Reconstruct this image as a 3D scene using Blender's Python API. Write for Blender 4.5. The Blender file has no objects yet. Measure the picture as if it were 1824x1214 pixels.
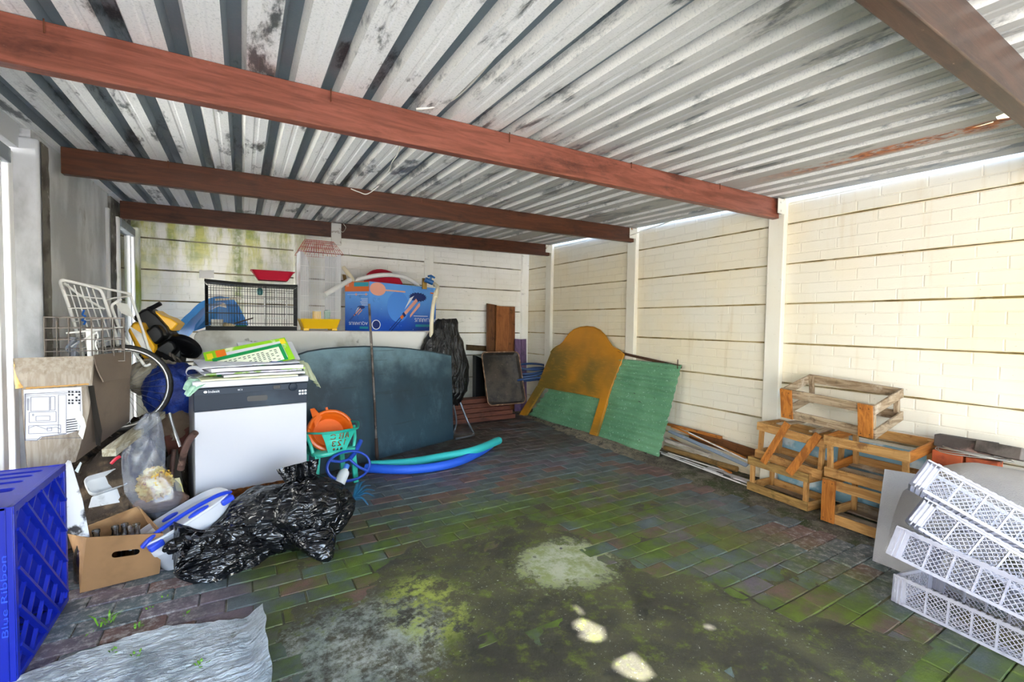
import bpy, bmesh, math, random
import numpy as np
from mathutils import Vector, Matrix, geometry, noise
S = bpy.context.scene
COL = S.collection
PI = math.pi
rnd = random.Random(7)

# ------------------------------------------------------------------ camera, sky, sun, exposure
EYE = Vector((0, 0, 1.21))
FPX, YAW, PITCH, ROLL = 808.28, 0.536175, -0.0373615, 0.0148745
fw = Vector((math.sin(YAW)*math.cos(PITCH), math.cos(YAW)*math.cos(PITCH), math.sin(PITCH)))
r0 = Vector((math.cos(YAW), -math.sin(YAW), 0)); u0 = r0.cross(fw)
rt = r0*math.cos(ROLL) + u0*math.sin(ROLL); up = -r0*math.sin(ROLL) + u0*math.cos(ROLL)
cam = bpy.data.cameras.new('camera'); cam.sensor_width = 36; cam.lens = FPX/1824*36; cam.clip_start = .02
camo = bpy.data.objects.new('camera', cam); COL.objects.link(camo)
mw = Matrix((rt, up, -fw)).transposed().to_4x4(); mw.translation = EYE
camo.matrix_world = mw
S.camera = camo

SUN_DIR = Vector((-1.68, .77, -2.17)).normalized()          # direction the light travels
world = bpy.data.worlds.new('sky'); S.world = world; world.use_nodes = True
wt = world.node_tree; wt.nodes.clear()
wo = wt.nodes.new('ShaderNodeOutputWorld'); wb = wt.nodes.new('ShaderNodeBackground'); ws = wt.nodes.new('ShaderNodeTexSky')
ws.sky_type = 'NISHITA'; ws.sun_disc = False; ws.sun_elevation = math.asin(-SUN_DIR.z)
ws.sun_rotation = math.atan2(-SUN_DIR.x, -SUN_DIR.y); ws.dust_density = 2.2; ws.air_density = 1.0; ws.ozone_density = 1.0
wb.inputs[1].default_value = 0.85
wt.links.new(ws.outputs[0], wb.inputs[0]); wt.links.new(wb.outputs[0], wo.inputs[0])
sl = bpy.data.lights.new('sun', 'SUN'); sl.energy = 13.0; sl.angle = math.radians(.55); sl.color = (1, .97, .93)
so = bpy.data.objects.new('sun', sl); COL.objects.link(so)
so.rotation_euler = SUN_DIR.to_track_quat('-Z', 'Y').to_euler()
S.view_settings.view_transform = 'Standard'; S.view_settings.look = 'None'; S.view_settings.gamma = 1
S.view_settings.use_curve_mapping = False
S.view_settings.exposure = 1.95
S.cycles.max_bounces = 10; S.cycles.diffuse_bounces = 6; S.cycles.glossy_bounces = 4
S.cycles.transparent_max_bounces = 16; S.cycles.caustics_reflective = False; S.cycles.caustics_refractive = False
S.cycles.sample_clamp_indirect = 8

# ------------------------------------------------------------------ measuring: a photo pixel and a plane give a point
def ray(x, y): return fw + rt*((x-912)/FPX) - up*((y-607)/FPX)
def PX(x, y, X): d = ray(x, y); return EYE + d*(X/d.x)
def PY(x, y, Y): d = ray(x, y); return EYE + d*(Y/d.y)
def PZ(x, y, Z=0.): d = ray(x, y); return EYE + d*((Z-EYE.z)/d.z)
def PN(x, y, o, n):
    d = ray(x, y); return EYE + d*((Vector(o)-EYE).dot(n)/d.dot(n))

# ------------------------------------------------------------------ materials
def lin(c):
    if isinstance(c, str):
        c = c.lstrip('#'); c = [int(c[i:i+2], 16)/255 for i in (0, 2, 4)]
        c = [(v/12.92 if v <= .04045 else ((v+.055)/1.055)**2.4) for v in c]
    return (c[0], c[1], c[2], 1)
class NT:
    def __init__(s, name):
        s.m = bpy.data.materials.new(name); s.m.use_nodes = True; s.t = s.m.node_tree
        s.b = s.t.nodes['Principled BSDF']
        s.out = s.t.nodes['Material Output']
    def n(s, k, **kw):
        nd = s.t.nodes.new(k)
        for a, v in kw.items(): setattr(nd, a, v)
        return nd
    def l(s, a, b): s.t.links.new(a, b)
    def coord(s, kind='Position', scale=(1, 1, 1), rot=(0, 0, 0)):
        if kind == 'Position': o = s.n('ShaderNodeNewGeometry').outputs['Position']
        else: o = s.n('ShaderNodeTexCoord').outputs[kind]
        mp = s.n('ShaderNodeMapping'); mp.inputs['Scale'].default_value = scale; mp.inputs['Rotation'].default_value = rot
        s.l(o, mp.inputs['Vector']); return mp.outputs['Vector']
    def noise(s, vec, scale=5, detail=4, rough=.55, dist=0):
        t = s.n('ShaderNodeTexNoise'); t.inputs['Scale'].default_value = scale; t.inputs['Detail'].default_value = detail
        t.inputs['Roughness'].default_value = rough; t.inputs['Distortion'].default_value = dist
        if vec is not None: s.l(vec, t.inputs['Vector'])
        return t.outputs['Fac']
    def step(s, v, lo, hi, a=0., b=1.):
        mr = s.n('ShaderNodeMapRange'); mr.interpolation_type = 'SMOOTHSTEP'
        s.l(v, mr.inputs['Value'])
        for i, x in zip((1, 2, 3, 4), (lo, hi, a, b)): mr.inputs[i].default_value = x
        return mr.outputs[0]
    def math(s, op, a, b=None):
        m = s.n('ShaderNodeMath', operation=op)
        for i, v in enumerate((a, b)):
            if v is None: continue
            if isinstance(v, (int, float)): m.inputs[i].default_value = v
            else: s.l(v, m.inputs[i])
        return m.outputs[0]
    def mix(s, f, a, b):
        m = s.n('ShaderNodeMix', data_type='RGBA')
        for k, v in ((0, f), (6, a), (7, b)):
            if isinstance(v, (int, float)): m.inputs[k].default_value = v
            elif isinstance(v, (tuple, list, str)): m.inputs[k].default_value = lin(v)
            else: s.l(v, m.inputs[k])
        return m.outputs[2]
    def bump(s, h, strength=.3, dist=.01):
        b = s.n('ShaderNodeBump'); b.inputs['Strength'].default_value = strength; b.inputs['Distance'].default_value = dist
        s.l(h, b.inputs['Height']); s.l(b.outputs[0], s.b.inputs['Normal'])
    def base(s, c):
        if isinstance(c, (tuple, list, str)): s.b.inputs['Base Color'].default_value = lin(c)
        else: s.l(c, s.b.inputs['Base Color'])
MATS = {}
def M(name, base, rough=.6, metal=0, layers=(), bump=None, coord='Position', spec=.5, trans=0, alpha=1, coat=0, stretch=(1, 1, 1)):
    """layers: (colour, noise scale, lo, hi[, stretch[, detail]]) mixed one over the other"""
    if name in MATS: return MATS[name]
    t = NT(name); c = base
    for L in layers:
        st = L[4] if len(L) > 4 else stretch; de = L[5] if len(L) > 5 else 5
        f = t.step(t.noise(t.coord(coord, st), L[1], de), L[2], L[3]); c = t.mix(f, c, L[0])
    t.base(c); t.b.inputs['Roughness'].default_value = rough; t.b.inputs['Metallic'].default_value = metal
    t.b.inputs['Specular IOR Level'].default_value = spec
    t.b.inputs['Transmission Weight'].default_value = trans; t.b.inputs['Alpha'].default_value = alpha
    t.b.inputs['Coat Weight'].default_value = coat
    if bump: t.bump(t.noise(t.coord(coord, bump[3] if len(bump) > 3 else stretch), bump[0], 6), bump[1], bump[2] if len(bump) > 2 else .01)
    MATS[name] = t.m; return t.m

# ------------------------------------------------------------------ mesh building
def frame(d, upv=Vector((0, 0, 1))):
    d = d.normalized()
    if abs(d.dot(upv)) > .98: upv = Vector((1, 0, 0))
    a = upv.cross(d).normalized(); return a, d.cross(a)
def RT(loc=(0, 0, 0), rot=(0, 0, 0), sc=1):
    from mathutils import Euler
    return Matrix.Translation(Vector(loc)) @ Euler(rot).to_matrix().to_4x4() @ Matrix.Scale(sc, 4)
def basis(o, x, y, z=None):
    x = Vector(x).normalized(); y = Vector(y); y = (y - x*y.dot(x)).normalized(); z = x.cross(y)
    m = Matrix((x, y, z)).transposed().to_4x4(); m.translation = Vector(o); return m
class MB:
    def __init__(s, T=None): s.v = []; s.f = []; s.mi = []; s.k = 0; s.T = T or Matrix()
    def add(s, vs, fs, T=None):
        T = s.T @ T if T is not None else s.T
        b = len(s.v); s.v += [T @ Vector(p) for p in vs]
        s.f += [tuple(i+b for i in f) for f in fs]; s.mi += [s.k]*len(fs); return s
    def box(s, c, d, T=None, rot=(0, 0, 0)):
        x, y, z = [k/2 for k in d]
        vs = [(i*x, j*y, k*z) for k in (-1, 1) for j in (-1, 1) for i in (-1, 1)]
        fs = [(0, 2, 3, 1), (4, 5, 7, 6), (0, 1, 5, 4), (2, 6, 7, 3), (0, 4, 6, 2), (1, 3, 7, 5)]
        L = RT(c, rot); return s.add(vs, fs, (T @ L) if T is not None else L)
    def span(s, a, b, T=None):
        a = Vector(a); b = Vector(b); return s.box((a+b)/2, [abs(k) for k in (b-a)], T)
    def bar(s, a, b, w, h, upv=Vector((0, 0, 1))):
        a = Vector(a); b = Vector(b); x, y = frame(b-a, upv)
        m = Matrix((x, y, (b-a).normalized())).transposed().to_4x4(); m.translation = (a+b)/2
        return s.box((0, 0, 0), (w, h, (b-a).length), m)
    def hexa(s, p):          # 8 corners: bottom 4 ccw, top 4 ccw
        return s.add(p, [(3, 2, 1, 0), (4, 5, 6, 7), (0, 1, 5, 4), (1, 2, 6, 5), (2, 3, 7, 6), (3, 0, 4, 7)])
    def tube(s, pts, r, n=8, closed=False, caps=True, flat=1.):
        pts = [Vector(p) for p in pts]; N = len(pts); rs = r if isinstance(r, (list, tuple)) else [r]*N
        a = None; vs = []
        for i, p in enumerate(pts):
            d = (pts[(i+1) % N]-pts[i-1]) if closed else (pts[min(i+1, N-1)]-pts[max(i-1, 0)])
            if d.length < 1e-9: d = Vector((0, 0, 1))
            d.normalize()
            if a is None: a, b = frame(d)
            else:
                a = (a - d*a.dot(d))
                if a.length < 1e-6: a, b = frame(d)
                a.normalize(); b = d.cross(a)
            for k in range(n):
                t = 2*PI*k/n; vs.append(p + a*(rs[i]*math.cos(t)) + b*(rs[i]*flat*math.sin(t)))
        fs = []
        for i in range(N if closed else N-1):
            j = (i+1) % N
            for k in range(n): q = (k+1) % n; fs.append((i*n+k, i*n+q, j*n+q, j*n+k))
        if caps and not closed: fs += [tuple(range(n-1, -1, -1)), tuple(range((N-1)*n, N*n))]
        return s.add(vs, fs)
    def lathe(s, prof, n=24, T=None, capb=True, capt=True, sx=1, sy=1):
        vs = [(r*sx*math.cos(2*PI*k/n), r*sy*math.sin(2*PI*k/n), z) for r, z in prof for k in range(n)]
        fs = [(i*n+k, i*n+(k+1) % n, (i+1)*n+(k+1) % n, (i+1)*n+k) for i in range(len(prof)-1) for k in range(n)]
        if capb: fs.append(tuple(range(n-1, -1, -1)))
        if capt: fs.append(tuple(range((len(prof)-1)*n, len(prof)*n)))
        return s.add(vs, fs, T)
    def loft(s, rings, capa=True, capb=True, T=None):
        n = len(rings[0]); vs = [p for r in rings for p in r]
        fs = [(i*n+k, i*n+(k+1) % n, (i+1)*n+(k+1) % n, (i+1)*n+k) for i in range(len(rings)-1) for k in range(n)]
        if capa: fs.append(tuple(range(n-1, -1, -1)))
        if capb: fs.append(tuple(range((len(rings)-1)*n, len(rings)*n)))
        return s.add(vs, fs, T)
    def grid(s, fn, nu, nv, T=None):
        vs = [fn(i/nu, j/nv) for j in range(nv+1) for i in range(nu+1)]
        fs = [(j*(nu+1)+i, j*(nu+1)+i+1, (j+1)*(nu+1)+i+1, (j+1)*(nu+1)+i) for j in range(nv) for i in range(nu)]
        return s.add(vs, fs, T)
    def sheet(s, fn, nu, nv, th, T=None):
        """double-sided sheet: fn(u,v) gives a point; thickness along the local normal"""
        e = 1e-3; top = []; bot = []
        for j in range(nv+1):
            for i in range(nu+1):
                u, v = i/nu, j/nv; p = Vector(fn(u, v))
                du = Vector(fn(min(u+e, 1), v))-Vector(fn(max(u-e, 0), v)); dv = Vector(fn(u, min(v+e, 1)))-Vector(fn(u, max(v-e, 0)))
                n = du.cross(dv); n = n.normalized() if n.length > 1e-12 else Vector((0, 0, 1))
                top.append(p+n*th/2); bot.append(p-n*th/2)
        w = nu+1; K = len(top); fs = []
        for j in range(nv):
            for i in range(nu):
                a, b, c, d = j*w+i, j*w+i+1, (j+1)*w+i+1, (j+1)*w+i
                fs += [(a, b, c, d), (K+d, K+c, K+b, K+a)]
        rim = [i for i in range(w)] + [j*w+nu for j in range(1, nv+1)] + [nv*w+i for i in range(nu-1, -1, -1)] + [j*w for j in range(nv-1, 0, -1)]
        for k in range(len(rim)): a, b = rim[k], rim[(k+1) % len(rim)]; fs.append((b, a, K+a, K+b))
        return s.add(top+bot, fs, T)
    def plate(s, outer, holes, h, T=None, bend=None):
        """flat plate in xy with holes, thickness h along z (0..h)"""
        loops = [[Vector((p[0], p[1], 0)) for p in outer]] + [[Vector((p[0], p[1], 0)) for p in hl] for hl in holes]
        tris = geometry.tessellate_polygon(loops); pts = [p for l in loops for p in l]; K = len(pts)
        vs = [Vector((p.x, p.y, h)) for p in pts] + [Vector((p.x, p.y, 0)) for p in pts]
        fs = []
        for t in tris:
            a, b, c = [pts[i] for i in t]
            cr = (b-a).cross(c-a).z
            t = tuple(t) if cr > 0 else tuple(reversed(t))
            fs += [t, tuple(K+i for i in reversed(t))]
        o = 0
        for l in loops:
            m = len(l)
            ar = sum(l[i].x*l[(i+1) % m].y-l[(i+1) % m].x*l[i].y for i in range(m))
            first = (o == 0)
            for i in range(m):
                a, b = o+i, o+(i+1) % m
                q = (a, K+a, K+b, b)
                if (ar > 0) != first: q = tuple(reversed(q))
                fs.append(q)
            o += m
        if bend: vs = [Vector(bend(p)) for p in vs]
        return s.add(vs, fs, T)
    def mesh(s, name, mats, smooth=None):
        me = bpy.data.meshes.new(name); me.from_pydata([tuple(p) for p in s.v], [], s.f)
        for m in (mats if isinstance(mats, (list, tuple)) else [mats]): me.materials.append(m)
        me.polygons.foreach_set('material_index', s.mi)
        if smooth is not None:
            me.polygons.foreach_set('use_smooth', [True]*len(me.polygons))
            me.set_sharp_from_angle(angle=math.radians(smooth))
        me.update(); return me
    def build(s, name, mats, parent=None, smooth=None, bevel=0, loc=None, **props):
        o = bpy.data.objects.new(name, s.mesh(name, mats, smooth)); COL.objects.link(o)
        if loc is not None:
            L = Vector(loc); o.data.transform(Matrix.Translation(-L)); o.location = L
        adopt(o, parent)
        if bevel:
            b = o.modifiers.new('bevel', 'BEVEL'); b.width = bevel; b.segments = 2; b.limit_method = 'ANGLE'; b.angle_limit = math.radians(40)
            o.data.polygons.foreach_set('use_smooth', [True]*len(o.data.polygons)); b.harden_normals = False
            o.data.set_sharp_from_angle(angle=math.radians(35))
        for k, v in props.items(): o[k] = v
        return o
def world_of(o):
    m = o.matrix_basis.copy()
    return world_of(o.parent) @ m if o.parent else m
def adopt(o, parent):
    if parent is not None:
        o.parent = parent
        o.matrix_basis = world_of(parent).inverted() @ o.matrix_basis
def thing(name, label, cat, loc, group=None, rot=(0, 0, 0)):
    o = bpy.data.objects.new(name, None); COL.objects.link(o); o.location = loc; o.rotation_euler = rot
    o.empty_display_size = .05
    return tag(o, label, cat, group)
def tag(o, label, cat, group=None):
    o['label'] = label; o['category'] = cat
    if group: o['group'] = group
    return o
def struct(o): o['kind'] = 'structure'; return o
def copy_tree(o, label=None, loc=None, rot=None, parent=None):
    c = o.copy(); COL.objects.link(c)
    if parent is not None: c.parent = parent
    if label: c['label'] = label
    if loc is not None: c.location = loc
    if rot is not None: c.rotation_euler = rot
    for ch in o.children: copy_tree(ch, parent=c)
    return c
def linked(me, name, parent, T=None):
    o = bpy.data.objects.new(name, me); COL.objects.link(o); o.parent = parent
    if T is not None: o.matrix_basis = world_of(parent).inverted() @ T
    return o
def lettering(name, body, size, T, mat, parent, ext=.0006, align='CENTER', sx=1, width=None):
    c = bpy.data.curves.new(name, 'FONT'); c.body = body; c.size = size; c.extrude = ext; c.align_x = align; c.align_y = 'CENTER'
    c.materials.append(mat); c.resolution_u = 3
    t = bpy.data.objects.new('tmp', c); COL.objects.link(t); me = bpy.data.meshes.new_from_object(t); bpy.data.objects.remove(t)
    if width: xs = [v.co.x for v in me.vertices]; sx = width/(max(xs)-min(xs))
    o = bpy.data.objects.new(name, me); COL.objects.link(o); o.matrix_basis = T @ Matrix.Diagonal((sx, 1, 1, 1)); adopt(o, parent); o['kind'] = 'stuff'; return o
def arc(c, r, a0, a1, n, ax=Vector((1, 0, 0)), ay=Vector((0, 0, 1)), ry=None):
    c = Vector(c); ry = ry or r
    return [c + ax*(r*math.cos(a0+(a1-a0)*i/n)) + ay*(ry*math.sin(a0+(a1-a0)*i/n)) for i in range(n+1)]
def rrect(w, h, r, n=4, cx=0, cy=0):
    out = []
    for (sx, sy, a) in ((1, 1, 0), (-1, 1, PI/2), (-1, -1, PI), (1, -1, 3*PI/2)):
        for i in range(n+1):
            t = a+PI/2*i/n; out.append((cx+sx*(w/2-r)+r*math.cos(t), cy+sy*(h/2-r)+r*math.sin(t)))
    return out
def spline(pts, n=8):
    pts = [Vector(p) for p in pts]; out = []
    for i in range(len(pts)-1):
        p0, p1, p2, p3 = pts[max(i-1, 0)], pts[i], pts[i+1], pts[min(i+2, len(pts)-1)]
        for k in range(n):
            t = k/n; out.append(.5*((2*p1)+(p2-p0)*t+(2*p0-5*p1+4*p2-p3)*t*t+(3*p1-p0-3*p2+p3)*t**3))
    return out+[pts[-1]]
def nz(x, y, z=0): return noise.noise(Vector((x, y, z)))
def in_poly(x, y, poly):
    c = False; j = len(poly)-1
    for i in range(len(poly)):
        a, b = poly[i], poly[j]
        if (a[1] > y) != (b[1] > y) and x < (b[0]-a[0])*(y-a[1])/(b[1]-a[1])+a[0]: c = not c
        j = i
    return c
# ================================================================== THE SETTING
XR, YB, XL = 3.547, 5.557, -0.90         # inner faces of the right, back and left walls
def roof_z(x, y): return 2.12 + .0175*x + .027*(y-1.95)

# ---- wall paint
def paint(name, base, stain, warm, algae=False, mould=False):
    t = NT(name)
    pos = t.coord('Position')
    c = t.mix(t.step(t.noise(pos, 1.3, 3), .35, .7), base, warm)
    c = t.mix(t.math('MULTIPLY', t.step(t.noise(t.coord('Position', (9, 9, .8)), 1.6, 4), .58, .8), .45), c, stain)
    c = t.mix(t.math('MULTIPLY', t.step(t.noise(pos, 60, 2), .70, .78), .5), c, '#8a7a62')
    if mould:
        c = t.mix(t.math('MULTIPLY', t.step(t.noise(t.coord('Position', (1, 1, 3)), 7, 6, .7), .6, .75), .5), c, '#4c473d')
    if algae:
        sx = t.n('ShaderNodeSeparateXYZ'); t.l(t.n('ShaderNodeNewGeometry').outputs['Position'], sx.inputs[0])
        zone = t.math('MULTIPLY', t.step(sx.outputs[2], 1.30, 2.05), t.step(sx.outputs[0], .95, .35))
        st = t.step(t.noise(t.coord('Position', (1, 1, .22)), 6.5, 6, .68), .40, .62)
        c = t.mix(t.math('MULTIPLY', t.math('MULTIPLY', zone, st), .85), c, t.mix(t.step(t.noise(pos, 8, 4), .4, .6), '#8f9c14', '#c3c24e'))
        edge = t.math('MULTIPLY', t.step(sx.outputs[0], -.80, -.88), t.step(t.noise(pos, 9, 5), .3, .55))
        c = t.mix(t.math('MULTIPLY', edge, .9), c, '#5f6b10')
        run = t.math('MULTIPLY', t.math('MULTIPLY', t.step(sx.outputs[0], -.10, -.05), t.step(sx.outputs[0], .03, -.02)), t.step(t.noise(pos, 14, 4), .3, .6))
        c = t.mix(t.math('MULTIPLY', run, .75), c, '#6f7f16')
    t.base(c); t.b.inputs['Roughness'].default_value = .55
    t.bump(t.noise(pos, 90, 4), .15, .004)
    MATS[name] = t.m; return t.m
paint_right = paint('cream_wall_paint', '#d9d3c2', '#bfa97e', '#ddd0b2')
paint_back = paint('white_wall_paint', '#f4f2ec', '#cfc7b4', '#ebe8de', algae=True, mould=True)
paint_post = paint('post_paint', '#dedacc', '#c0b28f', '#d8d0bc')
joint_m = M('dirty_joint', '#9d8a5c', .9, layers=[('#5b4d30', 5, .45, .62)])

lip_r = M('stained_lip', '#c9b98f', .8, layers=[('#8f7637', 4, .42, .62, (1, 1, 1)), ('#d9cfb2', 7, .58, .7)])
lip_b = M('mouldy_lip', '#a39d86', .8, layers=[('#3f3c2c', 5, .42, .6), ('#7d8026', 3, .6, .7)])
def slab_mesh(L, Hh, name, mat, seed):
    """precast wall slab moulded as four courses of brick; x along, y thickness (face at y=0, outwards -y), z up"""
    r = random.Random(seed); b = MB()
    b.span((0, .0022, .004), (L, .05, Hh-.004)); b.k = 1; b.span((0, .0008, .003), (L, .01, .0065)); b.span((0, .0008, Hh-.0065), (L, .01, Hh-.003)); b.k = 0
    # chamfered lips at the top and bottom edges
    ch = Hh/4; bw = .235; g = .0045
    for k in range(4):
        z0, z1 = k*ch+(.0075 if k == 0 else g/2), (k+1)*ch-(.0075 if k == 3 else g/2)
        x = -(bw/2 if k % 2 else 0) - r.random()*.02
        while x < L:
            x0, x1 = max(x+g/2, .001), min(x+bw-g/2, L-.001)
            if x1-x0 > .02:
                e = .0035; d = r.uniform(-.0005, .0006)
                vs = [(x0, .0024, z0), (x1, .0024, z0), (x1, .0024, z1), (x0, .0024, z1), (x0+e, d, z0+e), (x1-e, d, z0+e), (x1-e, d, z1-e), (x0+e, d, z1-e)]
                b.add(vs, [(4, 5, 6, 7), (0, 1, 5, 4), (1, 2, 6, 5), (2, 3, 7, 6), (3, 0, 4, 7)])
            x += bw
    return b.mesh(name, mat)
Z1 = 1.994                                 # top joint; slabs are 0.3 m high
zs = [Z1-.3*k for k in range(0, 8)]        # bottoms of slabs 0..6 (top one first)
# right wall: x = XR, runs along y
wall_r = MB().span((XR+.03, -2.5, 0), (XR+.12, YB+.2, 2.44)).build('wall_right', joint_m); struct(wall_r)
posts_y = [-2.53, -1.03, .48, 1.98, 3.48, 4.98]
bays = [(-2.47, -1.09), (-.97, .42), (.54, 1.92), (2.04, 3.42), (3.54, 4.92), (5.04, YB)]
sl_r = [slab_mesh(1.38, .3, 'wall_slab', [paint_right, lip_r], k) for k in range(4)]
sl_r2 = slab_mesh(.517, .3, 'wall_slab_short', [paint_right, lip_r], 9)
for bi, (y0, y1) in enumerate(bays):
    for zi, z in enumerate(zs):
        me = sl_r2 if bi == 5 else sl_r[(bi+zi*3) % 4]
        j = rnd.uniform(-.002, .002)
        T = basis((XR+j, y1, z), (0, -1, 0), (1, 0, 0)) if False else Matrix(((0, 1, 0, XR+j), (-1, 0, 0, y1), (0, 0, 1, z), (0, 0, 0, 1)))
        linked(me, 'panel', wall_r, T)
pm = MB().span((-.042, -.062, 0), (.08, .062, 2.30)).mesh('wall_post', paint_post)
for y in posts_y:
    o = linked(pm, 'post', wall_r, Matrix.Translation((XR, y, 0)))
    bv = o.modifiers.new('bevel', 'BEVEL'); bv.width = .008; bv.segments = 2
# back wall
wall_b = MB().span((XL-.1, YB+.03, 0), (XR+.03, YB+.12, 2.28)).build('wall_back', joint_m); struct(wall_b)
sl_b = [slab_mesh(1.39, .3, 'wall_slab_b', [paint_back, lip_b], 20+k) for k in range(4)]
for bi, x0 in enumerate((-.90, .60, 2.10)):
    for zi, z in enumerate(zs):
        linked(sl_b[(bi+zi) % 4], 'panel', wall_b, Matrix.Translation((x0, YB+rnd.uniform(-.002, .002), z-.011)))
pmb = MB().span((-.055, -.045, 0), (.055, .08, 2.29)).mesh('wall_post_b', paint_back)
for x in (.545, 2.045, 3.49):
    o = linked(pmb, 'post', wall_b, Matrix.Translation((x, YB, 0)))
    bv = o.modifiers.new('bevel', 'BEVEL'); bv.width = .008; bv.segments = 2

# ---- left wall of the house: plaster panel between two pilasters, a window on each side
plaster = M('grey_plaster', '#b4b6b8', .8, layers=[('#d9dbdd', 2.2, .42, .62, (1, 1, .6), 6), ('#85817a', 3.1, .60, .74, (1, 1, .7), 7)], bump=(40, .25))
plaster_lt = M('white_plaster', '#c4c7cb', .8, layers=[('#9b9da0', 4, .5, .7, (1, 1, .5), 6), ('#6b665c', 9, .68, .74)], bump=(35, .2))
bare_m = M('bare_render', '#6e6a62', .9, layers=[('#3f3b33', 6, .45, .62), ('#a4a19a', 14, .6, .68)], bump=(50, .4))
wall_l = MB().span((XL-.16, 3.2, 0), (XL, 4.7, 2.30)).build('wall_left', plaster); struct(wall_l)
MB().span((XL-.16, -.6, 0), (XL-.02, 2.05, 2.30)).build('pier', plaster_lt, wall_l)
MB().span((XL-.16, 2.05, 2.02), (XL-.02, 3.13, 2.30)).build('lintel', plaster_lt, wall_l)
MB().span((XL-.16, 2.05, 0), (XL-.02, 3.13, .10)).build('sill_block', plaster_lt, wall_l)
def pil(y0, y1, x1, ztop):
    b = MB(); n = 14; pts = []
    b.span((XL-.16, y0, 0), (x1-.006, y1, ztop)); b.build('pilaster', plaster_lt, wall_l, bevel=.012)
    f = MB()
    f.grid(lambda u, v: (x1+.004*nz(u*4, v*30, y0), y0+.006+(y1-y0-.012)*u, ztop*v*.995), 4, 40)
    f.build('raw_edge', bare_m, wall_l, smooth=60)
pil(3.12, 3.24, XL+.055, 2.08)
pil(4.62, 4.80, XL+.03, 2.06)
MB().span((XL-.16, 4.80, 2.04), (XL, YB, 2.30)).build('lintel', bare_m, wall_l)
MB().span((XL-.16, 5.46, 0), (XL-.0, YB, 2.05)).build('pier', bare_m, wall_l)
gpost = M('algae_post_paint', '#d9dcd2', .7, layers=[('#7d8f1c', 3, .5, .68, (1, 1, .4), 6)])
MB().span((XL+.0, 5.46, 0), (XL+.07, YB, 2.06)).build('post', gpost, wall_l, bevel=.006)
alu = M('white_frame_paint', '#e8e9ea', .45, layers=[('#a8a49a', 9, .62, .75, (1, 1, .3))])
alu_d = M('grey_frame_paint', '#7d868d', .5, layers=[('#b9bdbf', 6, .55, .7)])
gt = NT('window_glass'); tr = gt.n('ShaderNodeBsdfTransparent'); gl = gt.n('ShaderNodeBsdfGlossy'); gl.inputs['Roughness'].default_value = .03
tr.inputs[0].default_value = (.95, .97, .97, 1); fr = gt.n('ShaderNodeFresnel'); mxs = gt.n('ShaderNodeMixShader')
gt.l(fr.outputs[0], mxs.inputs[0]); gt.l(tr.outputs[0], mxs.inputs[1]); gt.l(gl.outputs[0], mxs.inputs[2]); gt.l(mxs.outputs[0], gt.out.inputs['Surface']); glass = gt.m
def window(name, y0, y1, z0, z1, XL=XL):
    w = MB().span((XL-.10, y0, z0), (XL-.04, y0+.05, z1)).span((XL-.10, y1-.05, z0), (XL-.04, y1, z1)).span((XL-.10, y0+.05, z0), (XL-.04, y1-.05, z0+.06)).build(name, alu, bevel=.004)
    struct(w)
    MB().span((XL-.10, y0+.05, z1-.07), (XL-.03, y1-.05, z1)).build('top_rail', alu_d, w, bevel=.004)
    MB().span((XL-.085, y1-.13, z0+.06), (XL-.055, y1-.075, z1-.07)).build('sash_stile', alu, w, bevel=.003)
    MB().span((XL-.085, y0+.05, z0+.06), (XL-.055, y0+.10, z1-.07)).build('sash_stile', alu, w, bevel=.003)
    MB().span((XL-.074, y0+.10, z0+.06), (XL-.068, y1-.13, z1-.07)).build('glass_pane', glass, w)
    return w
window('window_1', 2.05, 3.12, .10, 2.0)
window('window_2', 4.81, 5.46, .0, 2.03, XL+.085)

# ---- ground outside, joint bedding and pavers
yard_m = M('yard_concrete', '#b6b4b0', .9, layers=[('#8f8c86', 2, .4, .7)])
yard = MB().span((-9, -12, -.3), (9, 12, -.045)).build('ground', yard_m); struct(yard)
outw = MB().span((-2.9, -5, -.05), (-2.7, 11, 3.4)).build('wall_bounce', M('white_bounce_wall', '#e9e6de', .8, layers=[('#cfcabd', 3, .5, .7)])); struct(outw)  # white wall added to bounce sunlight in from the left

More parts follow.
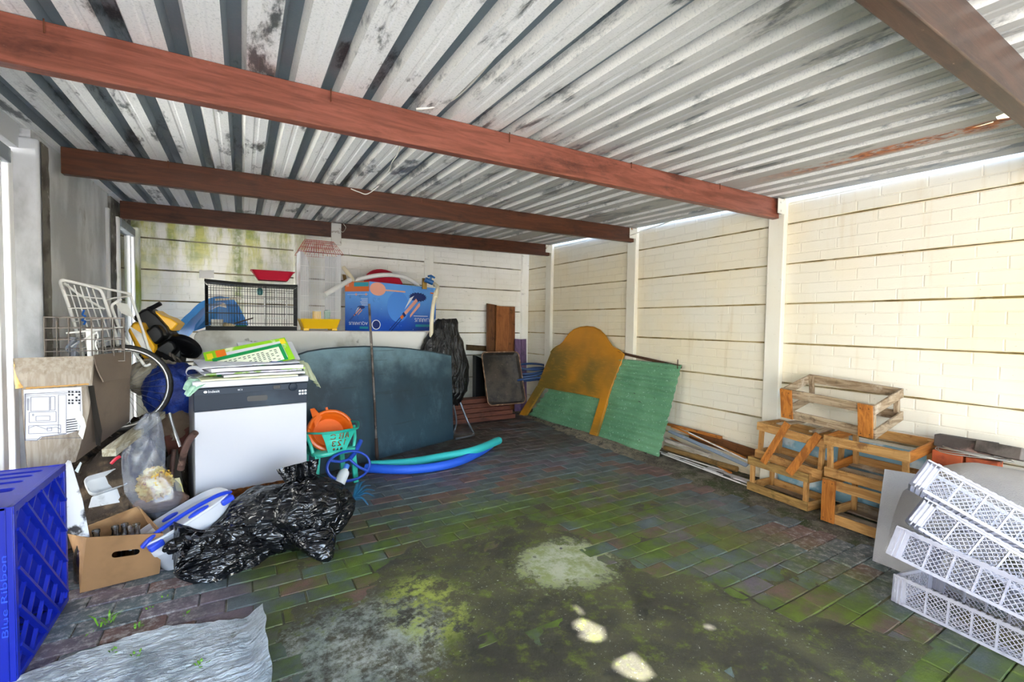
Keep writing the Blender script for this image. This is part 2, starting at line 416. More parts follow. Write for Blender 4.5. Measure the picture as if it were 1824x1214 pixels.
def moss_mat(name, base, alt):
    """paver colour, moss film, grey dust and lime deposits; all lie on the ground where the photo has them"""
    t = NT(name); g = t.n('ShaderNodeNewGeometry').outputs['Position']
    sx = t.n('ShaderNodeSeparateXYZ'); t.l(g, sx.inputs[0]); X, Y = sx.outputs[0], sx.outputs[1]
    pos = t.coord('Position')
    c = t.mix(t.step(t.noise(pos, 9, 6, .65), .4, .65), base, alt)
    c = t.mix(t.math('MULTIPLY', t.step(t.noise(pos, 130, 3), .55, .7), .35), c, '#2b2b2a')
    # pale lime bloom, mostly at the left front and by the crates
    lz = t.math('ADD', t.step(X, .05, -.35), t.math('MULTIPLY', t.step(X, 2.2, 2.6), t.step(Y, 1.8, 1.2)))
    c = t.mix(t.math('MULTIPLY', t.math('MULTIPLY', lz, t.step(t.noise(pos, 26, 7, .75), .46, .66)), .75), c, '#b2b0ad')
    # grey-brown dust at the back
    c = t.mix(t.math('MULTIPLY', t.step(Y, 3.1, 4.0), t.step(t.noise(pos, 2.5, 4), .25, .6)), c, '#4a4038')
    # moss band through the middle of the floor
    n1 = t.noise(pos, 1.9, 6, .62, .4); n2 = t.noise(pos, 7.5, 6, .7)
    band = t.math('MULTIPLY', t.step(t.math('ADD', Y, t.math('MULTIPLY', n1, 1.1)), 3.75, 3.0), t.step(t.math('ADD', X, t.math('MULTIPLY', n1, .8)), .30, .62))
    band = t.math('MULTIPLY', band, t.step(t.math('ADD', X, t.math('MULTIPLY', n1, .5)), 3.25, 2.5))
    f = t.math('MULTIPLY', band, t.step(t.math('ADD', t.math('MULTIPLY', n1, .6), t.math('MULTIPLY', n2, .4)), .36, .56))
    gcol = t.mix(t.step(n2, .35, .7), '#414e1a', '#566a14')
    c = t.mix(t.math('MULTIPLY', f, .9), c, gcol)
    t.base(c)
    r = t.step(t.noise(pos, 5, 4), .3, .7, .42, .72); t.l(r, t.b.inputs['Roughness'])
    t.b.inputs['Specular IOR Level'].default_value = .4
    t.bump(t.noise(pos, 160, 5), .35, .004)
    MATS[name] = t.m; return t.m
pv_m = [moss_mat('paver_slate', '#586164', '#494f52'), moss_mat('paver_red', '#70554f', '#5d4c49'), moss_mat('paver_mauve', '#695e66', '#57525a'), moss_mat('paver_blue', '#5a676b', '#4e585d')]
bed_m = moss_mat('joint_sand', '#6d6552', '#3a3326')
floor = MB().span((XL-.05, -1.2, -.12), (3.42, YB, -.0075)).build('floor', bed_m); struct(floor)
SOIL = [tuple(PZ(x, y)[:2]) for x, y in [(470, 1400), (520, 1215), (545, 1110), (640, 1050), (700, 1010), (800, 965), (930, 925), (1060, 960), (1130, 1020), (1230, 1020), (1330, 1065), (1440, 1090), (1560, 1120), (1700, 1190), (1780, 1300), (1780, 1400)]]
def soil_h(x, y):
    d = 1e9
    for i in range(len(SOIL)):
        a = Vector(SOIL[i]); b = Vector(SOIL[(i+1) % len(SOIL)]); ab = b-a; p = Vector((x, y))
        t = max(0, min(1, (p-a).dot(ab)/ab.length_squared)); d = min(d, (p-a-ab*t).length)
    sd = d if in_poly(x, y, SOIL) else -d
    h = .0035*math.tanh(sd*9) + .0042*nz(x*3.1, y*3.1, 2) + .0022*nz(x*11, y*11, 5) + .001*nz(x*37, y*37)
    if sd > .10: h = max(h, .0012+.0015*nz(x*23, y*23))
    return h
def kerb_x(y): return 2.99 + .055*(y-1.6) + .03*nz(y*3, 4)
PL, PW, Y0, X0 = .2015, .1027, 1.157, .1340
def paver(var, me_r):
    b = MB(); l, w = PL/2-.002, PW/2-.0018; e = .004; h = .0
    ring = lambda a, c, z: [(-a, -c, z), (a, -c, z), (a, c, z), (-a, c, z)]
    b.loft([ring(l, w, -.05), ring(l, w, -.004), ring(l-e, w-e, 0)], capa=False)
    return b
pav_me = [paver(0, 0).mesh('paver', m) for m in pv_m]
spots = []
for k in range(-12, 44):
    y = Y0+(k+.5)*PW
    if y > YB-.06: continue
    i0 = -7
    for i in range(i0, 18):
        x = X0+(i+.5)*PL+(.5*PL if k % 2 else 0) + .0975*0
        if x < XL+.05 or x > kerb_x(y)+.02: continue
        q = Vector((x, y, 0))-EYE; dp = q.dot(fw)
        if dp < .3: continue
        sx_, sy_ = 912+FPX*q.dot(rt)/dp, 607-FPX*q.dot(up)/dp
        if not (-160 < sx_ < 1990 and sy_ < 1330): continue
        spots.append((dp, x, y, 0 <= sx_ <= 1824 and sy_ <= 1214))
def covered(x, y): return soil_h(x, y) > .003 or (x < -.1 and y < 1.9)
spots.sort(key=lambda s: (covered(s[1], s[2]) or not s[3], s[0]))
rest = MB(); r3 = random.Random(3)
for n, (dp, x, y, vis) in enumerate(spots):
    vi = r3.choices((0, 1, 2, 3), (4, 4, 3, 2))[0]
    if x < .2: vi = r3.choices((0, 1, 2, 3), (3, 1, 4, 3))[0]
    T = RT((x+r3.uniform(-.0015, .0015), y+r3.uniform(-.001, .001), (r3.uniform(-.0022, .0018) if not covered(x, y) else -.004)), (r3.uniform(-.012, .012), r3.uniform(-.008, .008), r3.uniform(-.008, .008)) if not covered(x, y) else (0, 0, 0))
    if n < 300: linked(pav_me[vi], 'paver', floor, T)
    else:
        rest.k = vi; p = paver(0, 0); rest.add(p.v, p.f, T)
rest.build('paver_field', pv_m, floor, kind='stuff')

# ---- soil and moss crust over the middle of the front floor
def soil_mat():
    t = NT('mossy_soil'); pos = t.coord('Position')
    n1 = t.noise(pos, 2.6, 7, .65, .5); n2 = t.noise(pos, 11, 8, .75); n3 = t.noise(pos, 45, 6, .8)
    c = t.mix(t.step(n1, .38, .62), '#3a382f', '#504f36')
    c = t.mix(t.math('MULTIPLY', t.step(n2, .49, .68), .75), c, '#667220')
    c = t.mix(t.math('MULTIPLY', t.step(t.noise(pos, 5, 8, .7, .3), .56, .66), .75), c, '#2e2c28')
    g = t.n('ShaderNodeNewGeometry').outputs['Position']; sx = t.n('ShaderNodeSeparateXYZ'); t.l(g, sx.inputs[0]); X, Y = sx.outputs[0], sx.outputs[1]
    def blob(x, y, rx, ry):
        dx = t.math('DIVIDE', t.math('SUBTRACT', X, x), rx); dy = t.math('DIVIDE', t.math('SUBTRACT', Y, y), ry)
        return t.step(t.math('ADD', t.math('SQRT', t.math('ADD', t.math('MULTIPLY', dx, dx), t.math('MULTIPLY', dy, dy))), t.math('MULTIPLY', t.math('SUBTRACT', n2, .5), 2.6)), 1.15, .75)
    # pale lime crust patches
    a = blob(*PZ(1010, 1000)[:2], .26, .22)
    c = t.mix(t.math('MULTIPLY', a, .8), c, t.mix(t.step(n2, .4, .6), '#8f9a62', '#b9bba4'))
    l2 = t.math('MULTIPLY', blob(*PZ(640, 1150)[:2], .34, .30), t.step(t.math('ADD', t.math('MULTIPLY', n2, .6), t.math('MULTIPLY', n3, .4)), .42, .60))
    c = t.mix(t.math('MULTIPLY', l2, .8), c, t.mix(t.step(n1, .4, .6), '#8f9892', '#b4b7b2'))
    l3 = t.math('MULTIPLY', blob(*PZ(760, 1080)[:2], .2, .3), t.step(n2, .45, .6))
    c = t.mix(t.math('MULTIPLY', l3, .8), c, '#9aa54a')
    c = t.mix(t.math('MULTIPLY', t.step(t.noise(pos, 60, 4, .8), .62, .70), t.step(n1, .36, .52)), c, '#b9bcae')
    t.base(c); t.l(t.step(n1, .3, .7, .5, .8), t.b.inputs['Roughness']); t.b.inputs['Specular IOR Level'].default_value = .4
    t.bump(t.noise(pos, 90, 8, .75), .6, .008); MATS['mossy_soil'] = t.m; return t.m
soil = MB()
xs0, xs1, ys0, ys1 = .1, 2.6, .62, 2.5; st = .02
nx, ny = int((xs1-xs0)/st), int((ys1-ys0)/st)
soil.grid(lambda u, v: (xs0+(xs1-xs0)*u, ys0+(ys1-ys0)*v, max(-.012, soil_h(xs0+(xs1-xs0)*u, ys0+(ys1-ys0)*v))), nx, ny)
soil.f = [f for f in soil.f if max(soil.v[i].z for i in f) > -.004]; soil.mi = [0]*len(soil.f)
soil.build('soil_crust', soil_mat(), floor, smooth=80, kind='stuff')
# ---- earth and sand margin along the right wall
def margin_mat():
    t = NT('earth_margin'); pos = t.coord('Position'); sx = t.n('ShaderNodeSeparateXYZ'); t.l(t.n('ShaderNodeNewGeometry').outputs['Position'], sx.inputs[0])
    c = t.mix(t.step(t.noise(pos, 8, 7, .7), .4, .62), '#4d463a', '#7b7362')
    c = t.mix(t.math('MULTIPLY', t.step(t.noise(pos, 5, 7, .7), .42, .6), t.step(sx.outputs[1], 3.0, 2.2)), c, '#38401a')
    c = t.mix(t.math('MULTIPLY', t.step(t.noise(pos, 70, 5, .8), .56, .66), .8), c, '#a59c8a')
    c = t.mix(t.math('MULTIPLY', t.step(sx.outputs[1], 2.7, 3.2), t.step(t.noise(pos, 12, 6, .8), .35, .6)), c, '#978873')
    t.base(c); t.b.inputs['Roughness'].default_value = .95; t.bump(t.noise(pos, 80, 8, .8), .9, .012); return t.m
mg = MB()
def marg(u, v):
    y = -.2+(YB+.2)*v; a = kerb_x(y)-.03; x = a+(XR+.03-a)*u
    e = min(1, u*6)
    return (x, y, -.006 + e*(.012 + .010*nz(x*6, y*6, 1)+.006*nz(x*21, y*21, 3)) + .03*max(0, u-.75) + (.03*max(0, 1-abs(y-3.7)/.9)*math.sin(min(1, u*2.2)*PI/1.2) if u < .6 else 0))
mg.grid(marg, 22, 200); mg.build('earth_margin', margin_mat(), floor, smooth=80, kind='stuff')

# ---- roof: one sheet of ribbed galvanised steel after another
def roof_mat(name, base, dark, metal):
    t = NT(name); pos = t.coord('Position', (1, .30, 1)); p2 = t.coord('Position')
    n = t.noise(pos, 7.5, 7, .72, .2)
    sx0 = t.n('ShaderNodeSeparateXYZ'); t.l(t.n('ShaderNodeNewGeometry').outputs['Position'], sx0.inputs[0])
    right_shade = t.math('MULTIPLY', t.step(t.math('ADD', sx0.outputs[0], t.math('MULTIPLY', t.noise(pos, 2.2, 4), .8)), .7, 2.2), .8 if base == '#f0f1f2' else 0.)  # pans painted darker toward the right, shade put into the colour
    c = t.mix(right_shade, base, '#8b8b87')
    c = t.mix(t.step(n, .53, .64), c, dark)
    f = t.step(n, .53, .64)
    c = t.mix(t.math('MULTIPLY', t.step(t.noise(p2, 150, 3), .5, .7), .3), c, '#8f969c')
    sx = t.n('ShaderNodeSeparateXYZ'); t.l(t.n('ShaderNodeNewGeometry').outputs['Position'], sx.inputs[0]); X, Y = sx.outputs[0], sx.outputs[1]
    n2 = t.noise(t.coord('Position', (1, .5, 1)), 9, 6, .7)
    z = t.math('MULTIPLY', t.math('MULTIPLY', t.step(X, 2.82, 2.86), t.step(X, 3.0, 2.93)), t.math('MULTIPLY', t.step(Y, .5, .6), t.step(Y, 2.0, 1.2)))
    rust = t.math('MULTIPLY', z, t.step(n2, .40, .50))
    c = t.mix(rust, c, t.mix(t.step(t.noise(p2, 40, 5), .4, .6), '#7a3a12', '#b0601a'))
    t.base(c)
    mt = t.math('MULTIPLY', t.math('SUBTRACT', 1, rust), t.math('ADD', metal, t.math('MULTIPLY', f, .5)))
    t.l(mt, t.b.inputs['Metallic']); t.l(t.step(n, .45, .62, .62, .4), t.b.inputs['Roughness'])
    t.bump(t.noise(p2, 60, 5), .15, .004); MATS[name] = t.m; return t.m
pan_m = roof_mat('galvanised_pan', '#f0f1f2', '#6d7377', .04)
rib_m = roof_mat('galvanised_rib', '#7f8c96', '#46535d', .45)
rib_lit_m = roof_mat('galvanised_rib_lit', '#e6e5e0', '#9b9d9c', .05)  # left-facing rib sides in a brighter copy of the steel, painted as lit
ceiling = MB().span((XL-.2, -2.4, 2.128), (XL-.1, YB, 2.14)).build('ceiling', rib_m); struct(ceiling)
PITCHX, RX0 = .160, -.016
HOLES = [[(2.765, .575), (2.79, .60), (2.78, .625), (2.80, .655), (2.845, .66), (2.86, .635), (2.88, .57), (2.85, .525), (2.81, .52), (2.775, .545)],
         [(2.77, .345), (2.80, .30), (2.86, .30), (2.875, .34), (2.885, .42), (2.82, .43), (2.765, .395)],
         [(2.86, .675), (2.875, .68), (2.885, .72), (2.875, .75), (2.868, .71)],
         [(3.255+.016*math.cos(a), .361+.016*math.sin(a)) for a in [k*PI/4 for k in range(8)]],
         [(3.421+.016*math.cos(a), 2.04+.016*math.sin(a)) for a in [k*PI/4 for k in range(8)]]]
def roof_sheet(k0, k1, last=False):
    b = MB(); ya, yb = -2.40, YB+.01; ns = 12
    def strip(xa, za, xb, zb, mi, holes=()):
        b.k = mi
        if holes:
            loops = [[Vector((xa, ya, 0)), Vector((xb, ya, 0)), Vector((xb, yb, 0)), Vector((xa, yb, 0))]] + [[Vector((p[0], p[1], 0)) for p in h] for h in holes]
            pts = [p for l in loops for p in l]; tr = geometry.tessellate_polygon(loops)
            b.add([(p.x, p.y, roof_z(p.x, p.y)) for p in pts], [tuple(t) for t in tr]); return
        b.add([(x, y, roof_z(x, y)+z) for (x, z) in ((xa, za), (xb, zb)) for y in (ya, yb)], [(0, 2, 3, 1)])
    x = None
    for k in range(k0, k1+1):
        c = RX0+PITCHX*k
        if k == 18: continue
        xa = RX0+PITCHX*(k-1)+.034 if k != 19 else RX0+PITCHX*17+.034
        hs = [h for h in HOLES[:4] if xa < h[0][0] < c-.034]
        # pan with two faint stiffening swages
        if hs: strip(xa, 0, c-.034, 0, 0, hs)
        else:
            m = (xa+c-.034)/2
            strip(xa, 0, m-.012, 0, 0); strip(m-.012, 0, m-.006, .003, 0); strip(m-.006, .003, m+.006, .003, 0); strip(m+.006, .003, m+.012, 0, 0); strip(m+.012, 0, c-.034, 0, 0)
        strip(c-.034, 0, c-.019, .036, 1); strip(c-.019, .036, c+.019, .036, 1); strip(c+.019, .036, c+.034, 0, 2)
    if last: strip(c+.034, 0, 3.524, 0, 0, [HOLES[4]])
    o = b.build('roof_sheet', [pan_m, rib_m, rib_lit_m], ceiling)
    sd = o.modifiers.new('solid', 'SOLIDIFY'); sd.thickness = .0012; sd.offset = 1
    return o
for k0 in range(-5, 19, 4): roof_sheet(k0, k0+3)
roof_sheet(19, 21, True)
MB().span((XL-.16, -2.4, 2.11), (RX0-PITCHX*6+.034, YB, 2.16)).build('flashing', rib_m, ceiling)

# ---- timber beams that carry the roof
def beam_mat(name, c1, c2, dark, seed):
    t = NT(name); v = t.coord('Position', (.7, 8, 8), (0, 0, 0))
    n = t.noise(v, 3.5, 7, .7, 1.2); c = t.mix(t.step(n, .35, .65), c1, c2)
    c = t.mix(t.math('MULTIPLY', t.step(t.noise(t.coord('Position', (1, 2, 2)), 2.1+seed, 6, .7), .52, .72), .9), c, dark)
    c = t.mix(t.math('MULTIPLY', t.step(t.noise(t.coord('Position', (3, 8, 8)), 9, 6, .8), .64, .74), .35), c, '#c9a48f')
    t.base(c); t.b.inputs['Roughness'].default_value = .42; t.b.inputs['Specular IOR Level'].default_value = .35
    t.bump(n, .25, .004); MATS[name] = t.m; return t.m
bm1 = beam_mat('varnished_timber', '#8a5040', '#6b3a2b', '#26140d', 0)
bm2 = beam_mat('varnished_timber_dark', '#57301c', '#3f2111', '#1c0e06', .6)
bm0 = beam_mat('weathered_timber', '#4a3428', '#33251e', '#1a1412', .3)
nail_m = M('rusty_nail', '#6b3f2a', .7, .6); bracket_m = M('painted_bracket', '#dcd8cc', .5, layers=[('#9a6a3a', 11, .62, .7)])
ybeams = [(.465, .52, bm0), (1.95, 2.0, bm1), (3.43, 3.48, bm2), (4.93, 4.98, bm2)]
for (ya, yb, m) in ybeams:
    xa, xb = -1.0, XR-.06
    if ya > 3: xa = XL+.05
    if ya > 4: xa = XL+.032
    o = MB()
    N = 10; ring = []
    b = MB(); rr = []
    for i in range(N+1):
        x = xa+(xb-xa)*i/N; zt = roof_z(x, ya)-.001; w = .0015*nz(x*2, ya)
        rr.append([(x, ya+w, zt-.146), (x, yb+w, zt-.146), (x, yb+w, zt), (x, ya+w, zt)])
    b.loft(rr)
    bo = b.build('beam', m, bevel=.004)
    tag(bo, {.465: 'dark weathered roof beam crossing over by the rust hole', 1.95: 'long reddish varnished timber roof beam nearest along the ceiling, lit along its face', 3.43: 'middle brown timber roof beam, its end against the plaster panel', 4.93: 'brown timber roof beam closest to the back wall, over the bird cages'}[ya], 'beam', 'timber roof beams')
    if ya > 1:
        for i in range(5):
            x = xa+(xb-xa)*(i+.6)/5.5
            MB().tube([(x, ya-.012, roof_z(x, ya)-.001), (x, ya-.012, roof_z(x, ya)-.03-.02*rnd.random())], .0022, 6).build('nail', nail_m, bo)
# brackets bolting the beams to the posts
for (y, bh) in ((1.98, .11), (3.48, .105), (4.98, .10)):
    z = roof_z(XR, y)-.01
    br = MB().span((XR-.050, y-.055, z-bh), (XR-.042, y+.05, z)).span((XR-.13, y-.060, z-bh), (XR-.042, y-.055, z)).build('bracket', bracket_m, bevel=.002)
    tag(br, {1.98: 'white steel angle bracket on the post nearest the open end, rusty bolt', 3.48: 'white steel angle bracket on the middle post of the cream wall', 4.98: 'small white steel bracket on the wall post by the far corner'}[y], 'bracket', 'beam brackets')
    for (yy, zz) in ((y+.0, z-.06), (y+.0, z-.03)):
        MB().lathe([(.0085, 0), (.0085, .005), (.004, .007)], 6, basis((XR-.050, yy, zz), (0, 1, 0), (0, 0, 1)) @ RT((0, 0, 0), (PI, 0, 0))).build('bolt', nail_m, br)
    for (xx, zz) in ((XR-.1, z-.03), (XR-.09, z-.09)):
        MB().lathe([(.007, 0), (.007, .004), (.003, .006)], 6, basis((xx, y-.060, zz), (1, 0, 0), (0, 0, 1))).build('bolt', bracket_m, br)
# ================================================================== RIGHT SIDE
def wood(name, c1, c2, ax, dark=None, rough=.65, sc=4, pale=None):
    t = NT(name); st = [9, 9, 9]; st['xyz'.index(ax)] = .9
    n = t.noise(t.coord('Position', st), sc, 6, .65, 1.0); c = t.mix(t.step(n, .36, .64), c1, c2)
    k = t.noise(t.coord('Position', (2.2, 2.2, 2.2)), 3.3, 6, .7)
    if dark: c = t.mix(t.math('MULTIPLY', t.step(k, .54, .70), .85), c, dark)
    if pale: c = t.mix(t.math('MULTIPLY', t.step(k, .46, .32), .8), c, pale)
    t.base(c); t.b.inputs['Roughness'].default_value = rough; t.b.inputs['Specular IOR Level'].default_value = .3
    t.bump(n, .3, .003); MATS[name] = t.m; return t.m
pine = {a: wood('pine_'+a, '#bf935a', '#9c6f3c', a, '#6b4522') for a in 'xyz'}
oran = {a: wood('orange_pine_'+a, '#b8742f', '#8c521d', a, '#4a2c14') for a in 'xyz'}
grey = {a: wood('weathered_pine_'+a, '#ab977c', '#7a644a', a, '#3b2c20', pale='#b9ab98') for a in 'xyz'}
dirt_w = {a: wood('mossy_pine_'+a, '#a5854e', '#7c5f35', a, '#4a431d') for a in 'xyz'}
screw_m = M('screw_head', '#3a3028', .6, .5)
def crate(name, label, o, ex, ey, ez, L, D, Hh, fm, bm, sm, pm, post_out=False, fl=.058, bslats=3, group='slatted wooden crates', tops=()):
    """slatted fruit crate: o = front left bottom corner, ex along the front, ey into the depth, ez up"""
    T = basis(o, ex, ey); T = Matrix((Vector(ex).normalized(), Vector(ey).normalized(), Vector(ez).normalized())).transposed().to_4x4(); T.translation = Vector(o)
    root = bpy.data.objects.new(name, None); COL.objects.link(root); root.matrix_basis = T; tag(root, label, 'crate', group); root.empty_display_size = .05
    th = .012; ps = .026
    def part(n, a, b, m, jit=.002):
        j = rnd.uniform(-jit, jit)
        ob = MB().span(a, b, Matrix.Translation((0, 0, j))).build(n, m, bevel=.0015)
        ob.parent = root; return ob
    zl = [(0, fl), (Hh-fl, Hh)]
    for i, (z0, z1) in enumerate(zl):
        part('slat', (0, 0, z0), (L, th, z1), fm['y']); part('slat', (0, D-th, z0), (L, D, z1), bm['y'])
        part('end_slat', (0, th, z0), (th, D-th, z1), sm['x']); part('end_slat', (L-th, th, z0), (L, D-th, z1), sm['x'])
    for (x, y) in ((th, th), (L-th-ps, th), (th, D-th-ps), (L-th-ps, D-th-ps)):
        part('corner_post', (x, y, .002), (x+ps, y+ps, Hh-.004), pm['z'])
    if post_out:
        for x in post_out:
            ob = part('face_board', (x, -.012, .0), (x+.075, -.0005, Hh), oran['z'])
            for (sx, sz) in ((.015, .02), (.06, .025), (.015, Hh-.025), (.058, Hh-.02)):
                sc = MB().lathe([(.003, 0), (.003, .001)], 8, Matrix.Translation((x+sx, -.0115, sz)) @ RT((0, 0, 0), (PI/2, 0, 0))).build('screw', screw_m); sc.parent = ob
    for i in range(bslats):
        y0 = th+.004 + (D-2*th-.008-.07)*i/max(1, bslats-1)
        part('bottom_slat', (th, y0, .0), (L-th, y0+.07, .009), grey['y'])
    return root
UZ = Vector((0, 0, 1))
# lower left crate on the margin, the one stacked on it, lower right, upper right, and the tilted one on top
crate('wooden_crate', 'mossy low wooden crate on the ground, bottom of the pile nearest the offcuts', (3.20, 1.955, .016), (-.10, -1, 0), (1, -.10, 0), UZ, .44, .27, .245, dirt_w, pine, pine, pine, bslats=2)
crate('wooden_crate', 'wooden crate stacked on the mossy one, two orange boards leaning on its front', (3.235, 1.925, .262), (-.10, -1, -.045), (1, -.10, 0), Vector((0, -.045, 1)), .475, .26, .262, pine, pine, pine, pine, bslats=2)
crate('wooden_crate', 'wooden crate on the ground half hidden by the grey board, one thick orange corner board', (3.115, 1.415, .018), (-.055, -1, 0), (1, -.055, 0), UZ, .46, .36, .262, pine, grey, pine, pine, post_out=(.005,))
crate('wooden_crate', 'light pine crate beside the bricks, under the right half of the tilted crate', (3.135, 1.415, .290), (-.04, -1, 0), (1, -.04, .10), Vector((-.10, 0, 1)), .43, .355, .258, pine, pine, oran, pine)
b0 = Vector((3.165, 1.70, .607)); e1 = (Vector((3.15, 1.157, .574))-b0).normalized(); e2 = Vector((.335, 0, .085)); e2 = (e2-e1*e2.dot(e1)).normalized(); e3 = e1.cross(e2)
e3 = e3 if e3.z > 0 else -e3
crate('wooden_crate', 'weathered grey crate tilted on top of the pile, orange boards at its front corners', b0, e1, e2, e3, .54, .345, .205, grey, grey, grey, grey, post_out=(.0, .455), bslats=0)
# two grey boards lying under the top crate, two orange boards leaning
def plank(name, label, cat, a, b, w, h, m, upv=UZ, group=None, bevel=.0015):
    a, b = Vector(a), Vector(b); c = (a+b)/2
    o = MB().bar(a, b, w, h, upv).build(name, m, bevel=bevel, loc=c); return tag(o, label, cat, group)
plank('board', 'orange board leaning on the crate front, the one by the offcuts', 'board', PX(1403, 753, 3.212), PX(1359, 824, 3.135), .047, .012, oran['z'], Vector((-1, 0, .6)), 'orange leaning boards')
plank('board', 'longer orange board leaning on the crate front, beside the upper right crate', 'board', PX(1459, 773, 3.20), PX(1405, 843, 3.11), .052, .012, oran['z'], Vector((-1, 0, .6)), 'orange leaning boards')
plank('board', 'dark grey board lying across the crate under the left end of the tilted crate', 'board', (3.225, 1.745, .539), (3.49, 1.70, .547), .06, .010, grey['x'], UZ, 'grey boards under the top crate')
plank('board', 'dark grey board lying across the crate under the middle of the tilted crate', 'board', (3.225, 1.53, .529), (3.49, 1.50, .545), .06, .010, grey['x'], UZ, 'grey boards under the top crate')
# blue tarp folded behind the lower crates
tarp_b = M('pale_blue_sheet', '#7fa9bb', .5, layers=[('#c9d6d8', 7, .5, .65), ('#3c4a52', 5, .6, .75)], bump=(18, .5))
o = MB(); o.sheet(lambda u, v: (3.528-.02*(1-v)-.010*abs(nz(u*9, v*4)), 1.90-.95*u, .03+.44*v+.015*nz(u*5, 3)), 30, 12, .004)
tag(o.build('plastic_sheet', tarp_b, smooth=60), 'pale blue plastic sheet standing behind the crates against the wall', 'sheet')

# ---- bricks, wire
brick_o = M('orange_brick', '#b4552c', .8, layers=[('#8a3a20', 12, .5, .7), ('#3c2f28', 5, .62, .72)], bump=(60, .4))
brick_g = M('grey_paving_brick', '#6a625c', .9, layers=[('#37322f', 7, .45, .62), ('#a58f86', 11, .63, .72)], bump=(60, .4))
brick_d = M('dark_brick', '#433b36', .9, layers=[('#9a8078', 6, .50, .60), ('#211d1b', 10, .6, .7)], bump=(60, .4))
def brick(label, c, rot, m, d=(.22, .105, .07), g=None):
    o = MB().box((0, 0, 0), d).build('brick', m, bevel=.004); o.location = c; o.rotation_euler = rot; return tag(o, label, 'brick', g)
blk = MB().span((3.27, .68, .005), (3.43, .95, .430)).build('concrete_block', brick_g, bevel=.006); tag(blk, 'grey concrete block carrying the orange bricks', 'block')
brick('orange brick beside the light pine crate', (3.345, .890, .489), (0, 0, 1.57), brick_o, (.125, .10, .115))
brick('dark orange brick next to the other, in the shade of the curled sheet', (3.35, .758, .486), (0, 0, 1.6), brick_o, (.12, .10, .11))
brick('dark brick with pale red stains lying on the orange bricks by the wall', (3.40, .845, .590), (.06, 0, 1.60), brick_d, (.24, .085, .065))
brick('grey brick lying loose at an angle on the coiled wire', (3.33, .68, .600), (.25, .05, 1.15), brick_g, (.20, .10, .06))
wire_m = M('grey_wire', '#b9b4ac', .4, .6)
w = MB()
for k in range(4):
    pts = [(3.34+.075*math.cos(a)*(1+.15*k)+.012*k, .80+.15*math.sin(a)*(1-.05*k), .553+.004*k+.008*math.sin(a*2+k)) for a in [2*PI*i/36 for i in range(36)]]
    w.tube(pts, .0026, 6, closed=True)
w.tube(spline([(3.36, .70, .556), (3.34, .58, .575), (3.36, .45, .56), (3.33, .33, .575)]), .0026, 6)
tag(w.build('wire_coil', wire_m, smooth=60), 'loose coil of grey wire among the bricks', 'wire')

# ---- grey board and curled sheet
sil = M('silver_board', '#b3b1af', .45, .25, layers=[('#98969a', 2, .3, .8)], bump=(150, .35))
brd = MB()
pl = [(2.822, 1.03, .004), (2.815, .60, .002), (2.955, .60, .50), (2.962, 1.045, .462)]
n_ = (Vector(pl[1])-Vector(pl[0])).cross(Vector(pl[3])-Vector(pl[0])).normalized()
brd.loft([[Vector(p) for p in pl], [Vector(p)+n_*.004 for p in pl]])
tag(brd.build('grey_board', sil, bevel=.001), 'flat grey textured board leaning on the wooden crates', 'board')
curl = MB()
def cs(u, v):      # u along the wall (towards the open end), v from the low curled edge over the top and down
    y = .95-.70*u
    a = -1.15 + 2.0*v
    r = .42
    lift = .11*max(0, 1-u*3.2)**1.5
    return (3.10 + r*math.sin(a)*.85 - .05*u, y, .13 + r*math.cos(a) - lift*1.2*(1-v*.3) + .03*u)
curl.sheet(cs, 26, 24, .0025)
tag(curl.build('curled_sheet', sil, smooth=60), 'curled silver-white sheet arching behind the white plastic crates', 'sheet')

